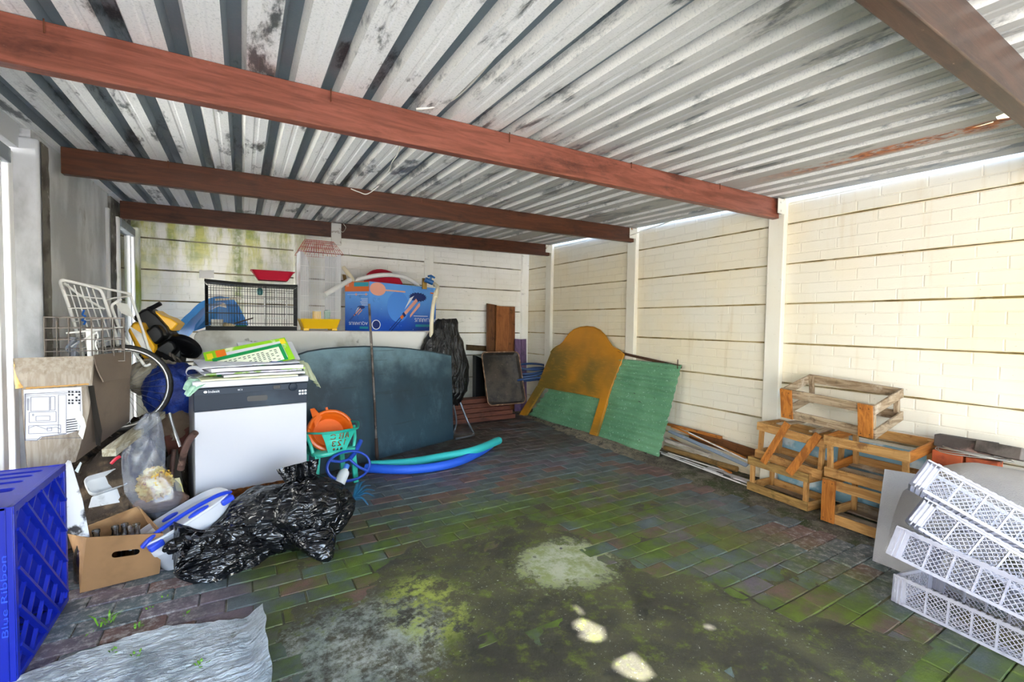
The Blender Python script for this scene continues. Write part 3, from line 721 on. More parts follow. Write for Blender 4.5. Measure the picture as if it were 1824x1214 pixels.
# ---- white plastic poultry crates
wp = M('white_plastic', '#a6a8b7', .35, layers=[('#9496a8', 14, .6, .72)], spec=.5)
def lattice(b, T, x0, x1, z0, z1, n, w, th, ):
    """diamond lattice bars inside a rectangle in the local xz plane"""
    W, Hh = x1-x0, z1-z0; p = Hh/n
    for sgn in (1, -1):
        k = -int(Hh/p)-1
        while k*p < W:
            # line x = k*p + t, z = t (sgn) clipped
            xa = k*p; t0 = max(0, -xa); t1 = min(Hh, W-xa)
            if t1-t0 > 1e-4:
                za, zb = (t0, t1) if sgn > 0 else (Hh-t0, Hh-t1)
                b.bar(T @ Vector((x0+xa+t0, 0, z0+za)), T @ Vector((x0+xa+t1, 0, z0+zb)), w, th, T.to_3x3() @ Vector((0, 1, 0)))
            k += 1
def plastic_crate_mesh():
    L, D, Hh = .60, .30, .12; t = .004
    parts = []
    e = MB()
    for y in (0, D):
        e.span((0, y-t, 0), (L, y+t, .012)); e.span((0, y-t, Hh-.014), (L, y+t, Hh))
    for x in (0, L):
        e.span((x-t, 0, 0), (x+t, D, .012)); e.span((x-t, 0, Hh-.014), (x+t, D, Hh))
    # rolled rim and notches
    for y in (-.006, D+.006): e.span((0, y-.004, Hh-.004), (L, y+.004, Hh+.002))
    for i in range(24): e.span((.03+i*.0235, -.008, Hh+.001), (.042+i*.0235, .002, Hh+.0045))
    parts.append(('rim', e))
    for x in (0, L):
        for y in (0, D):
            c = MB(); sx = 1 if x == 0 else -1; sy = 1 if y == 0 else -1; parts.append(('corner', c))
            c.span((x-t, y-t, 0), (x+sx*.042, y+t, Hh)); c.span((x-t, y-t, 0), (x+t, y+sy*.035, Hh))
            for q in (.016, .030): c.span((x+sx*q-.002, y-t-.003*1, 0), (x+sx*q+.002, y+t, Hh))
            for k in range(4): c.span((x+sx*.006-.003, y-t-.002, .018+k*.028), (x+sx*.006+.003, y+t, .026+k*.028))
    l = MB(); pitch = (L-.088)/7
    for y in (0, D):
        for i in range(8): parts.append(('rib', MB().span((.044+i*pitch-.003, y-t, .01), (.044+i*pitch+.003, y+t, Hh-.012))))
        for i in range(7): lattice(l, Matrix.Translation((0, y, 0)), .044+i*pitch+.003, .044+(i+1)*pitch-.003, .012, Hh-.014, 5.0, .0022, .0034)
    T2 = Matrix(((0, 1, 0, 0), (1, 0, 0, 0), (0, 0, 1, 0), (0, 0, 0, 1)))
    for x in (0, L):
        for i in range(3):
            l2 = Matrix.Translation((x, 0, 0)) @ T2
            lattice(l, l2, .037+i*.076, .037+(i+1)*.076-.006, .012, Hh-.014, 5.0, .0022, .0034)
            parts.append(('rib', MB().span((x-t, .037+(i+1)*.076-.006, .01), (x+t, .037+(i+1)*.076, Hh-.012))))
    # open floor grid
    fl = MB()
    for i in range(1, 30): fl.span((L*i/30-.0015, 0, 0), (L*i/30+.0015, D, .004))
    for i in range(1, 15): fl.span((0, D*i/15-.0015, 0), (L, D*i/15+.0015, .004))
    parts += [('lattice', l), ('floor_grid', fl)]
    return [(k, v.mesh('plastic_'+k, wp)) for k, v in parts]
pcm = plastic_crate_mesh()
def plastic_crate(label, o, ex, ez):
    ex = Vector(ex).normalized(); ez = Vector(ez); ez = (ez-ex*ez.dot(ex)).normalized(); ey = ez.cross(ex)
    T = Matrix((ex, ey, ez)).transposed().to_4x4(); T.translation = Vector(o)
    r = bpy.data.objects.new('plastic_crate', None); COL.objects.link(r); r.matrix_basis = T; tag(r, label, 'crate', 'white plastic crates')
    r.empty_display_size = .05
    for k, me in pcm:
        c = bpy.data.objects.new(k, me); COL.objects.link(c); c.parent = r
        if k in ('lattice', 'floor_grid', 'rim'): c['kind'] = 'stuff'
    return r
q3 = PX(1580.2, 985.5, 2.26); q2 = PX(1613.5, 928.3, 2.28); q1 = PX(1620.6, 862.2, 2.30)
plastic_crate('white plastic lattice crate standing level on the pavers, bottom of the tilted stack', (2.480, .825, .006), (-.06, -.405, 0), (.08, 0, 1))
plastic_crate('white plastic lattice crate third from the top of the tilted stack', q3, PX(1823, 1105, 2.20)-q3, PX(1606.3, 933.7, 2.31)-q3)
plastic_crate('white plastic lattice crate second from the top of the tilted stack', q2, Vector((.10, -.90, -.40)), Vector((.42, -.32, .85)))
plastic_crate('white plastic lattice crate on top of the tilted stack', q1, Vector((.14, -.90, -.41)), Vector((.42, -.32, .85)))

# ---- headboard
A = Vector((3.135, 5.055, .012)); B = Vector((3.225, 3.70, .012)); Tt = Vector((3.475, 3.53, .915))
hn = (B-A).cross(Tt-B).normalized()
hn = hn if hn.x < 0 else -hn
def hp(x, y): return PN(x, y, A, hn)
gold = NT('gold_varnish'); pos = gold.coord('Position'); nn = gold.noise(pos, 1.6, 3, .5)
cc = gold.mix(gold.step(nn, .38, .70), '#bd7d18', '#6f5a22'); cc = gold.mix(gold.math('MULTIPLY', gold.step(gold.noise(gold.coord('Position', (6, 1.2, 6)), 6, 6, .7), .5, .7), .35), cc, '#c98a2a'); cc = gold.mix(gold.math('MULTIPLY', gold.step(gold.noise(pos, 16, 6, .75), .62, .80), .6), cc, '#4a3512')
gold.base(cc); gold.b.inputs['Roughness'].default_value = .42; gold.bump(gold.noise(pos, 40, 4), .1, .003); gold = gold.m
hb = thing('headboard', 'golden brown bed headboard with an arched top leaning on the green corrugated sheet', 'headboard', A)
out = [(956, 688), (962, 673), (972, 649), (981, 627), (986, 621), (991, 617), (998, 613.5), (1003, 609), (1008, 602), (1014, 594), (1023, 586.5), (1034, 582.5), (1046, 581), (1058, 582.5), (1069, 588), (1078, 597), (1085, 608), (1090, 616), (1096, 620), (1104, 624), (1111, 630), (1107, 644), (1098, 665), (1089, 688), (1081, 713), (1069, 710), (1040, 703), (1000, 696)]
p3 = [hp(*q) for q in out]
m = MB(); m.loft([[p for p in p3], [p-hn*.022 for p in p3]]); m.build('panel', gold, hb, smooth=35, bevel=.004)
e = MB(); e.tube([p+hn*.001 for p in p3[3:22]], .007, 6); e.build('rim', gold, hb, smooth=60)
for (a, b, c, d) in (((925, 738), (936, 740), (968.5, 690), (956, 687)), ((1049, 775), (1062, 779), (1082, 712), (1069, 708))):
    L4 = [hp(*q) for q in (a, b, c, d)]
    MB().loft([[p+hn*.004 for p in L4], [p-hn*.028 for p in L4]]).build('leg', gold, hb, bevel=.003)

# ---- green corrugated sheet
def gs():
    t = NT('green_roof_paint'); pos = t.coord('Position')
    c = t.mix(t.step(t.noise(pos, 3, 5), .35, .65), '#6f9f79', '#5b8c68')
    c = t.mix(t.math('MULTIPLY', t.step(t.noise(pos, 42, 4, .7), .60, .66), .9), c, '#a9cdb4')
    c = t.mix(t.step(t.noise(t.coord('Position', (1, 1, 2.4)), 13, 5, .75), .635, .68), c, '#3d3a33')
    t.base(c); t.b.inputs['Roughness'].default_value = .45; MATS['green'] = t.m; return t.m
gpm = gs()
s0 = Vector((3.262, 5.02, .006)); s1 = Vector((3.282, 2.852, .010)); s2 = Vector((3.478, 2.79, .858))
ev = (s2-s1); eu = (s1-s0); gn = eu.cross(ev).normalized(); gn = gn if gn.x < 0 else -gn
g = MB()
def gf(u, v):
    rag = (.006*nz(v*25, 3)+.012*math.sin(v*2*PI*11.5)*.5) if u > .97 else 0
    return s0+eu*(u*(1-.3*v)+.3*v+rag) + ev*v + gn*(.0115*math.sin(v*2*PI*11.5)+.004*math.sin(u*5)*v)
g.sheet(gf, 40, 138, .0012)
tag(g.build('corrugated_sheet', gpm, smooth=60), 'faded green corrugated roofing sheet leaning on the cream wall behind the headboard', 'roofing sheet')
rust = M('rusty_iron', '#5a3b28', .8, .4, layers=[('#2e2018', 12, .5, .65), ('#8a4b22', 20, .6, .7)], bump=(70, .4))
ra, rb_ = PX(1085, 622, 3.49), PX(1213, 651, 3.475)
an = MB().bar(ra, rb_, .028, .004).bar(ra+Vector((.012, 0, -.013)), rb_+Vector((.012, 0, -.013)), .004, .028); an.bar(rb_+Vector((-.01, .03, -.03)), rb_+Vector((-.012, .028, .055)), .006, .006)
tag(an.build('angle_iron', rust), 'rusty angle iron lying along the top of the green sheet', 'bar')

# ---- offcuts on the margin between the green sheet and the crates
def rod(name, label, cat, a, b, r, m, g=None, n=8):
    c = (Vector(a)+Vector(b))/2; o = MB().tube([a, b], r, n).build(name, m, smooth=40, loc=c); return tag(o, label, cat, g)
G = 'timber and metal offcuts'
whitep = M('white_paint_strip', '#dcdbd6', .5, layers=[('#9c978c', 9, .55, .68)])
blug = M('blue_grey_steel', '#8d9db0', .4, .5, layers=[('#b9c3ce', 8, .55, .7)])
plank('plank', 'brown plank on edge against the wall between the green sheet and the crates', 'plank', PX(1228, 772, 3.52), PX(1350, 812, 3.515), .10, .016, wood('brown_board', '#6e4526', '#55341c', 'y', '#33210f'), Vector((1, 0, .2)), G)
plank('plank', 'orange-brown batten lying topmost on the offcut pile', 'plank', PX(1190, 755, 3.48), PX(1285, 779, 3.47), .03, .022, oran['y'], UZ, G)
plank('plank', 'thin orange strip of wood running the length of the offcut pile', 'plank', PX(1196, 759, 3.44), PX(1328, 815, 3.42), .02, .014, oran['y'], UZ, G)
rod('plastic_strip', 'thin white strip crossing over the offcut pile', 'strip', PX(1227, 770, 3.42), PX(1331, 820, 3.39), .0055, whitep, G)
plank('metal_strip', 'blue-grey metal strip lying diagonally over the offcuts', 'strip', PX(1192, 767, 3.40), PX(1331, 829, 3.34), .034, .010, blug, Vector((-.5, 0, 1)), G)
plank('plank', 'whitewashed squared timber beside the brown pole in the offcuts', 'plank', PX(1186, 783, 3.37), PX(1263, 811, 3.34), .034, .034, wood('whitewashed', '#b9b2a6', '#8d8475', 'y', '#6b5f4c'), UZ, G)
rod('pole', 'thick brown round pole in the offcut pile', 'pole', PX(1184, 797, 3.335), PX(1313, 835, 3.285), .022, wood('brown_pole', '#7d6238', '#5f4826', 'y', '#3a2c17'), G, 14)
plank('plank', 'short orange wooden strip poking out under the brown pole', 'plank', PX(1195, 779, 3.42), PX(1302, 842, 3.275), .024, .010, oran['y'], UZ, G)
plank('plank', 'flat white painted board at the foot of the offcuts by the mossy crate', 'plank', PZ(1258, 833, .02), PZ(1333, 857, .02), .07, .010, M('flaking_white', '#d3d3d4', .7, layers=[('#3d3b38', 14, .54, .60, (1, .5, 1))]), UZ, G)
for k, (xa, ya, xb, yb) in enumerate([(1174, 803, 1338, 862), (1178, 807, 1335, 866), (1190, 806, 1300, 841)]):
    rod('plastic_rod', ('thin white rod along the foot of the offcut pile, outermost', 'thin white rod beside the outermost one below the offcuts', 'short thin white rod close under the brown pole')[k], 'rod', PZ(xa, ya, .018+.002*k), PZ(xb, yb, .016+.003*k), .006, whitep, G)
# ================================================================== BACK: counter, cages, carton, big board
white_p = M('dirty_white_plaster', '#dddbd6', .6, layers=[('#b3aea4', 3, .52, .72), ('#4f4a43', 7, .66, .76)], bump=(30, .15))
ZC = 1.118
cn = MB(); prof = []
for a in [PI - PI/2*i/8 for i in range(9)]: prof.append((-.352+.07+.07*math.cos(a), ZC-.07+.07*math.sin(a)))
prof = [(-.372, .0)] + prof + [(1.68, ZC), (1.70, ZC-.03), (1.70, 0)]
cn.loft([[(x, 4.62, z) for x, z in prof], [(x, 5.15, z) for x, z in prof]])
tag(cn.build('counter', white_p, smooth=50, bevel=.008), 'long dirty white counter with a rounded corner, carrying the cages and the blue carton', 'counter')

# ---- black wire cage
blk = M('black_wire', '#17171a', .4, .3); blkp = M('black_plastic', '#0b0c0f', .45, spec=.15)
cx0, cx1, cy0, cy1, cz0, cz1 = -.270, .435, 4.64, 4.98, ZC+.002, 1.545
cage = thing('wire_cage', 'black wire pet cage on the white counter with a red tray on its roof', 'cage', ((cx0+cx1)/2, (cy0+cy1)/2, cz0))
MB().span((cx0, cy0, cz0), (cx1, cy0+.006, cz0+.034)).span((cx0, cy1-.006, cz0), (cx1, cy1, cz0+.034)).span((cx0, cy0, cz0), (cx0+.006, cy1, cz0+.034)).span((cx1-.006, cy0, cz0), (cx1, cy1, cz0+.034)).span((cx0, cy0, cz0), (cx1, cy1, cz0+.006)).build('tray', blkp, cage)
b = MB(); N = 34; r_ = .0014
for i in range(N+1):
    x = cx0+(cx1-cx0)*i/N
    for y in (cy0, cy1): b.tube([(x, y, cz0+.04), (x, y, cz1-.03)], r_, 4, caps=False)
for i in range(1, 16):
    y = cy0+(cy1-cy0)*i/16
    for x in (cx0, cx1): b.tube([(x, y, cz0+.04), (x, y, cz1-.03)], r_, 4, caps=False)
b.build('bars', blk, cage, kind='stuff')
for z in (cz0+.06, cz0+.15, cz0+.22, cz0+.30, cz0+.36, cz1-.045):
    MB().tube([(cx0, cy0, z), (cx1, cy0, z), (cx1, cy1, z), (cx0, cy1, z)], .0022, 5, closed=True).build('hoop', blk, cage)
for x in (cx0, cx0+.45, cx1):
    MB().tube([(x, cy0-.001, cz0+.04), (x, cy0-.001, cz1-.02)], .003, 6).build('upright', blk, cage)
MB().sheet(lambda u, v: (cx0-.005+(cx1-cx0+.01)*u, cy0-.005+(cy1-cy0+.01)*v, cz1-.002-.014*math.sin(u*PI*.9)*(1-.3*v)-.006*u), 20, 4, .022).build('roof', blkp, cage, smooth=40)
teal = M('teal_plastic', '#1c6d70', .35); grn = M('green_plastic', '#1f7a45', .4); wht = M('white_enamel', '#e9e9e6', .35, layers=[('#b8b5ad', 9, .6, .74)])
o = MB().lathe([(.012, -.03), (.022, -.022), (.024, .012), (.02, .028), (.01, .034)], 14, Matrix.Translation(PY(463, 519.5, 4.68))).build('feeder', teal, smooth=40); tag(o, 'small teal feeder hanging inside the black wire cage', 'feeder')
o = MB().lathe([(.05, 0), (.052, .085), (.047, .085), (.046, .004)], 4, Matrix.Translation((PY(387, 570, 4.75).x, 4.74, cz0+.008)) @ RT((0, 0, 0), (0, 0, .5)), capt=False).build('food_box', wht, bevel=.003); tag(o, 'white square container standing inside the black cage', 'container')
o = MB().box((0, 0, 0), (.075, .05, .05)).build('paper_box', M('beige_card', '#c9b892', .7), bevel=.003); o.location = (PY(407, 570, 4.72).x, 4.72, cz0+.034); o.rotation_euler = (0, .25, .3); tag(o, 'small beige box inside the black cage', 'box')
o = MB().lathe([(.03, 0), (.045, .035), (.042, .035), (.028, .004)], 16, Matrix.Translation((PY(430, 572, 4.75).x, 4.76, cz0+.008)), capt=False).build('dish', grn, smooth=40); tag(o, 'green feeding dish in the black cage', 'dish')
o = MB().tube([PY(383, 533.5, 4.66), PY(430, 531, 4.66)], .009, 8).build('perch', M('pale_dowel', '#cfc7b4', .6), smooth=40); tag(o, 'white dowel perch across the black cage', 'perch')
o = MB().tube([PY(417, 576, 4.67), PY(451, 566, 4.67)], .006, 8).build('perch', M('dark_dowel', '#3b2a20', .6), smooth=40); tag(o, 'dark stick perch slanting low in the black cage', 'perch')
# white door frame and hanging sheet seen at the back of the cage
fr = MB(); a0, a1 = PY(470, 505, 4.96), PY(512, 568, 4.96); y_ = 4.955
for (xa, xb, za, zb) in ((a0.x, a1.x, a0.z-.01, a0.z), (a0.x, a1.x, a1.z, a1.z+.012), (a0.x, a0.x+.012, a1.z, a0.z), (a1.x-.012, a1.x, a1.z, a0.z), (a0.x, a1.x, (a0.z+a1.z)/2-.006, (a0.z+a1.z)/2+.006), ((a0.x+a1.x)/2-.006, (a0.x+a1.x)/2+.006, (a0.z+a1.z)/2, a0.z)):
    fr.span((xa, y_, za), (xb, y_+.012, zb))
fr.build('back_door', wht, cage)
# ---- red tray on the cage
red_p = M('red_plastic', '#c8203c', .35)
tb = MB(); ca = PY(486, 492, 4.76); zt = ca.z+.043
tb.loft([rr_ for rr_ in ([(x*.118+ca.x, y*.07+4.76, zt-.085) for x, y in rrect(2, 2, .25)], [(x*.172+ca.x, y*.105+4.76, zt-.003) for x, y in rrect(2, 2, .2)], [(x*.182+ca.x, y*.115+4.76, zt) for x, y in rrect(2, 2, .2)], [(x*.165+ca.x, y*.10+4.76, zt-.001) for x, y in rrect(2, 2, .2)], [(x*.112+ca.x, y*.066+4.76, zt-.08) for x, y in rrect(2, 2, .25)])])
tag(tb.build('litter_tray', red_p, smooth=40), 'bright red plastic tray on the roof of the black cage', 'tray')
fs = MB().sheet(lambda u, v: PY(355+26*u, 481+14*v, 4.70+.1*u) + Vector((0, 0, .006*nz(u*5, v*5))), 8, 6, .001).build('plastic_scrap', M('clear_scrap', '#e6e8ea', .3, alpha=.55), smooth=60); tag(fs, 'scrap of clear plastic hanging at the corner of the black cage roof', 'plastic')

# ---- tall bird cage
yel = M('yellow_plastic', '#f2c213', .4); wwire = M('white_wire', '#f2f3f5', .4); rwire = M('red_wire', '#b8452f', .5)
bx0, bx1, by0, by1 = .466, .822, 4.65, 4.95; bz = ZC+.002
bc = thing('bird_cage', 'tall white bird cage with a yellow base and a red wire roof on the counter', 'cage', ((bx0+bx1)/2, (by0+by1)/2, bz))
bm = ((bx0+bx1)/2, (by0+by1)/2); hw, hd = (bx1-bx0)/2, (by1-by0)/2
ring = lambda s, z, t=1: [(bm[0]+x*hw*s, bm[1]+y*hd*s, z) for x, y in rrect(2, 2, .12)]
MB().loft([ring(.82, bz+.018), ring(.86, bz+.03), ring(1.0, bz+.105), ring(1.03, bz+.112), ring(.96, bz+.112), ring(.83, bz+.03)]).build('base', yel, bc, smooth=35)
for sx in (-1, 1):
    for sy in (-1, 1): MB().box((bm[0]+sx*hw*.7, bm[1]+sy*hd*.7, bz+.010), (.05, .05, .02)).build('foot', yel, bc, bevel=.003)
zb, ztp = bz+.105, 1.865
bars = MB(); nb = 28
for i in range(nb+1):
    x = bx0+(bx1-bx0)*i/nb
    for y in (by0, by1): bars.tube([(x, y, zb), (x, y, ztp)], .0019, 4, caps=False)
for i in range(1, 22):
    y = by0+(by1-by0)*i/22
    for x in (bx0, bx1): bars.tube([(x, y, zb), (x, y, ztp)], .0019, 4, caps=False)
bars.build('bars', wwire, bc, kind='stuff')
for z in (zb+.08, zb+.22, zb+.36, zb+.50, ztp): MB().tube([(bx0, by0, z), (bx1, by0, z), (bx1, by1, z), (bx0, by1, z)], .002, 5, closed=True).build('hoop', wwire, bc)
rf = MB(); zt = 1.985
for i in range(19):
    t = i/18
    rf.tube([(bx0-.02+(bx1-bx0+.04)*t, by0-.02, ztp-.01), (bx0+.05+(bx1-bx0-.10)*t, by0+.09, zt)], .0022, 4, caps=False)
    rf.tube([(bx0-.02+(bx1-bx0+.04)*t, by1+.02, ztp-.01), (bx0+.05+(bx1-bx0-.10)*t, by1-.09, zt)], .0022, 4, caps=False)
    rf.tube([(bx0+.05+(bx1-bx0-.10)*t, by0+.09, zt), (bx0+.05+(bx1-bx0-.10)*t, by1-.09, zt)], .0022, 4, caps=False)
for s in (0, .33, .66, 1):
    rf.tube([(bx0-.02+.07*s, by0-.02+.11*s, ztp-.01+(zt-ztp+.01)*s), (bx1+.02-.07*s, by0-.02+.11*s, ztp-.01+(zt-ztp+.01)*s), (bx1+.02-.07*s, by1+.02-.11*s, ztp-.01+(zt-ztp+.01)*s), (bx0-.02+.07*s, by1+.02-.11*s, ztp-.01+(zt-ztp+.01)*s)], .002, 5, closed=True)
rf.build('roof', rwire, bc, kind='stuff')
MB().sheet(lambda u, v: (bx0+.004+.10*u, by1-.02, zb+(ztp+.05-zb)*v - .12*u*u*v), 8, 20, .002).build('liner', M('white_liner', '#e3e5ea', .5, alpha=.8), bc)
MB().sheet(lambda u, v: (bx1-.10*u-.004, by1-.03, zb+(ztp-zb)*v), 4, 12, .002).build('liner', MATS['white_liner'], bc)
o = MB().box((0, 0, 0), (.075, .06, .085)).build('feed_box', yel, bevel=.006); o.location = (PY(564, 556, 4.70).x, 4.70, bz+.145); tag(o, 'yellow feeding box inside the tall bird cage', 'feeder')
o = MB().lathe([(.025, 0), (.03, .09), (.02, .10)], 14).build('drinker', M('mint_plastic', '#8fc4b6', .3), smooth=40); o.location = (PY(583, 556, 4.74).x, 4.74, bz+.10); tag(o, 'mint green drinker inside the tall bird cage', 'drinker')
o = MB().tube([PY(578, 525, 4.58), PY(624, 498, 4.76)], .024, 16).build('plastic_tube', wht, smooth=40); tag(o, 'white plastic tube leaning between the bird cage and the blue carton', 'tube')

# ---- printed blue carton (standing upside down)
cb = NT('carton_blue'); pos = cb.coord('Position'); sx = cb.n('ShaderNodeSeparateXYZ'); cb.l(cb.n('ShaderNodeNewGeometry').outputs['Position'], sx.inputs[0])
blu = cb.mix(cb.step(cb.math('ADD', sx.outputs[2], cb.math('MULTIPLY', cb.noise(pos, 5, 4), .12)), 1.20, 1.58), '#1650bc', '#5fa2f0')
blu = cb.mix(cb.math('MULTIPLY', cb.step(cb.noise(pos, 13, 6, .7), .6, .72), .5), blu, '#0a2f8a'); blu = cb.mix(cb.step(cb.noise(pos, 55, 2), .73, .76), blu, '#bcd9f7')
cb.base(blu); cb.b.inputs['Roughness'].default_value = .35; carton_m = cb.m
k0 = Vector((1.090, 4.64, ZC)); kt = PY(655.8, 500.6, 4.64).z
kr = PY(776, 584, 5.03); kl = PY(614.6, 583, 4.86); Hc = kt-ZC
vR = Vector((kr.x-k0.x, kr.y-k0.y, 0)); vL = Vector((kl.x-k0.x, kl.y-k0.y, 0))
ct = thing('carton', 'blue printed carton standing upside down at the end of the counter, hoses in it', 'box', k0)
def pnl(a, v, name, m=carton_m, h=Hc):
    n = Vector((v.y, -v.x, 0)).normalized()
    L = v.length; T = basis(a, v, UZ)
    return MB().span((0, 0, 0), (L, h, -.004) , T).build(name, m, ct), T, L
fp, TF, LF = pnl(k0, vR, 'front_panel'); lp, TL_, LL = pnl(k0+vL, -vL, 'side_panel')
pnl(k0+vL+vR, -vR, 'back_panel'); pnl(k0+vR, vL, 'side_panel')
MB().add([k0+UZ*.004, k0+vR+UZ*.004, k0+vR+vL+UZ*.004, k0+vL+UZ*.004], [(0, 1, 2, 3), (3, 2, 1, 0)]).build('bottom_panel', carton_m, ct)
o_or = M('print_orange', '#e5702a', .4); o_pk = M('print_pink', '#eea893', .4); o_wh = M('print_white', '#e8eef6', .4); o_nv = M('print_navy', '#0b2a74', .4); o_lb = M('print_light_blue', '#4d90ea', .4); o_tq = M('print_turquoise', '#2aa3b8', .4)
def flat(name, pts, T, m, z=.0012, par=ct):
    return MB().plate(pts, [], .0006, T @ Matrix.Translation((0, 0, z))).build(name, m, par)
ck = lambda x, y, r, n=20, ry=None: [(x+r*math.cos(2*PI*i/n), y+(ry or r)*math.sin(2*PI*i/n)) for i in range(n)]
flat('printed_band', [(0, Hc*.80), (LL, Hc*.80), (LL, Hc), (0, Hc)], TL_, o_or)
flat('printed_band', [(LL*.38, Hc*.90), (LL*.98, Hc*.90), (LL*.98, Hc*.985), (LL*.38, Hc*.985)], TL_, o_tq, .002)
flat('printed_band', [(LL*.05, Hc*.90), (LL*.17, Hc*.90), (LL*.17, Hc*.97), (LL*.05, Hc*.97)], TL_, o_pk, .002)
flat('printed_band', [(LL*.1, Hc*.735), (LL*.95, Hc*.735), (LL*.95, Hc*.742), (LL*.1, Hc*.742)], TL_, o_wh)
for q in (.47, .88): flat('printed_dot', ck(LL*q, Hc*.74, .014, 4), TL_, o_pk, .002)
flat('printed_circle', ck(.105, Hc*.86, .10, 26, Hc*.135), TF, o_pk)
flat('printed_band', [(.16, Hc*.835), (.47, Hc*.835), (.47, Hc*.865), (.16, Hc*.865)], TF, o_pk, .002)
flat('printed_band', [(LF*.90, Hc*.86), (LF*.995, Hc*.86), (LF*.995, Hc*.89), (LF*.90, Hc*.89)], TF, o_or, .002)
flat('printed_glow', ck(LF*.40, Hc*.52, .15, 30, Hc*.33), TF, o_lb, .0008)
def device(T, cx, cy, s):
    """printed pool cleaner: slanted pink tube, blue collar, orange foot, dark plume"""
    d = Vector((.74, .67)); n = Vector((-.67, .74))
    P = lambda a, b_: (cx+s*(a*d.x+b_*n.x), cy+s*(a*d.y+b_*n.y))
    flat('printed_cleaner', [P(-.2, -.07), P(.75, -.07), P(.75, .07), P(-.2, .07)], T, o_pk, .003)
    flat('printed_cleaner', [P(-.02, -.3), P(.72, -.3), P(.80, -.2), P(.74, -.17), P(.05, -.22)], T, o_pk, .003)
    flat('printed_cleaner', [P(-.02, .14), P(.5, .3), P(.75, .22), P(.4, .17)], T, o_wh, .003)
    flat('printed_cleaner', [P(-.24, -.09), P(-.12, -.09), P(-.12, .09), P(-.24, .09)], T, o_nv, .0036)
    flat('printed_cleaner', [P(-.40, -.07), P(-.24, -.06), P(-.24, .06), P(-.40, .07)], T, o_or, .003)
    for q in (-.05, .04): flat('printed_cleaner', [P(-1.15, q-.02), P(-.40, q-.02), P(-.40, q+.02), P(-1.15, q+.02)], T, o_nv, .003)
    plume = []
    for i in range(36):
        a = 2*PI*i/36; r = (1 if i % 2 else .80); plume.append((cx+s*(.62+.52*r*math.cos(a)), cy+s*(.62+.20*r*math.sin(a))))
    flat('printed_plume', plume, T, o_nv, .0025)
device(TF, LF*.52, Hc*.42, .27); device(TL_, LL*.48, Hc*.36, .095)
flat('printed_seal', ck(.085, Hc*.13, .055, 20, Hc*.10), TF, o_wh, .002); flat('printed_seal', ck(.085, Hc*.13, .046, 20, Hc*.085), TF, o_nv, .003)
flip = RT((0, 0, 0), (0, 0, PI))
lettering('lettering', 'AQUARIUS', .062, TF @ Matrix.Translation((LF*.82, Hc*.25, .003)) @ flip, o_wh, ct, width=.33)
lettering('lettering', 'AQUARIUS', .044, TL_ @ Matrix.Translation((LL*.56, Hc*.155, .003)) @ flip, o_wh, ct, width=LL*.78)
flat('printed_band', [(LF*.63, Hc*.325), (LF*.86, Hc*.325), (LF*.86, Hc*.34), (LF*.63, Hc*.34)], TF, o_wh, .002)
flat('printed_band', [(LF*.66, Hc*.09), (LF*.93, Hc*.09), (LF*.93, Hc*.145), (LF*.66, Hc*.145)], TF, o_tq, .002)
flat('printed_band', [(LL*.62, Hc*.045), (LL*.97, Hc*.045), (LL*.97, Hc*.09), (LL*.62, Hc*.09)], TL_, o_tq, .002)
for i in range(5): flat('printed_line', [(LL*(.70-.03*(i % 3)), Hc*(.52+.032*i)), (LL*.95, Hc*(.52+.032*i)), (LL*.95, Hc*(.53+.032*i)), (LL*(.70-.03*(i % 3)), Hc*(.53+.032*i))], TL_, o_wh, .002)
# hoses and the red lid in the carton
hose_w = M('white_hose', '#ececea', .4, layers=[('#c9c7c0', 9, .6, .7)])
pts = [PY(634, 520, 4.86), PY(636, 500, 4.85), PY(655, 493.5, 4.83), PY(682, 489.5, 4.82), PY(710, 491, 4.94), PY(732, 499, 5.03), PY(746, 512, 5.08), PY(752, 530, 5.10)]
tag(MB().tube(spline(pts, 6), .024, 12).build('hose', hose_w, smooth=60), 'thick white hose arching out of the blue carton', 'hose')
rl = MB().lathe([(.02, .035), (.10, .03), (.20, .005), (.215, 0), (.21, -.006), (.02, .02)], 28, basis(PY(684, 508, 4.98), (1, 0, .0), (0, .5, .87))).build('lid', red_p, smooth=40); tag(rl, 'round red plastic lid behind the white hose in the carton', 'lid')
cream = M('cream_pipe', '#e2d8bd', .45, layers=[('#a08a5c', 9, .62, .74)])
pts = [PY(612, 476, 4.90), PY(618, 484, 4.86), PY(627, 496, 4.84), PY(632, 515, 4.84)]
tag(MB().tube(spline(pts, 5), .021, 12).build('pipe_elbow', cream, smooth=50), 'short cream pipe end sticking out at the near end of the carton', 'pipe')
tag(MB().bar(PY(613, 489, 4.92), PY(618, 515, 4.90), .05, .01).build('brown_board', M('brown_card', '#8a6f3f', .8)), 'brown board scrap between the bird cage and the carton', 'board')
pv = spline([PY(770, 503, 4.80), PY(779, 510, 4.70), PY(778, 519, 4.62), PY(773, 536, 4.58), PY(770, 556, 4.52), PY(768.5, 584, 4.52), PY(768, 622, 4.52)], 6)
pp = thing('pipe', 'cream plastic pipe with a blue valve hanging over the end of the carton', 'pipe', pv[-1])
MB().tube(pv, .021, 12).build('tube', cream, pp, smooth=50)
MB().tube([pv[12]+Vector((0, 0, 0)), pv[16]], .027, 12).build('coupling', cream, pp, smooth=50)
bv_m = M('blue_valve', '#1e5fa0', .35)
cvp = PY(766, 500, 4.78)
MB().tube([cvp+Vector((-.055, 0, .012)), cvp+Vector((.03, 0, -.02))], .028, 10).tube([cvp+Vector((-.005, 0, 0)), cvp+Vector((.012, -.01, .05))], .014, 8).build('valve_body', bv_m, pp, smooth=40)
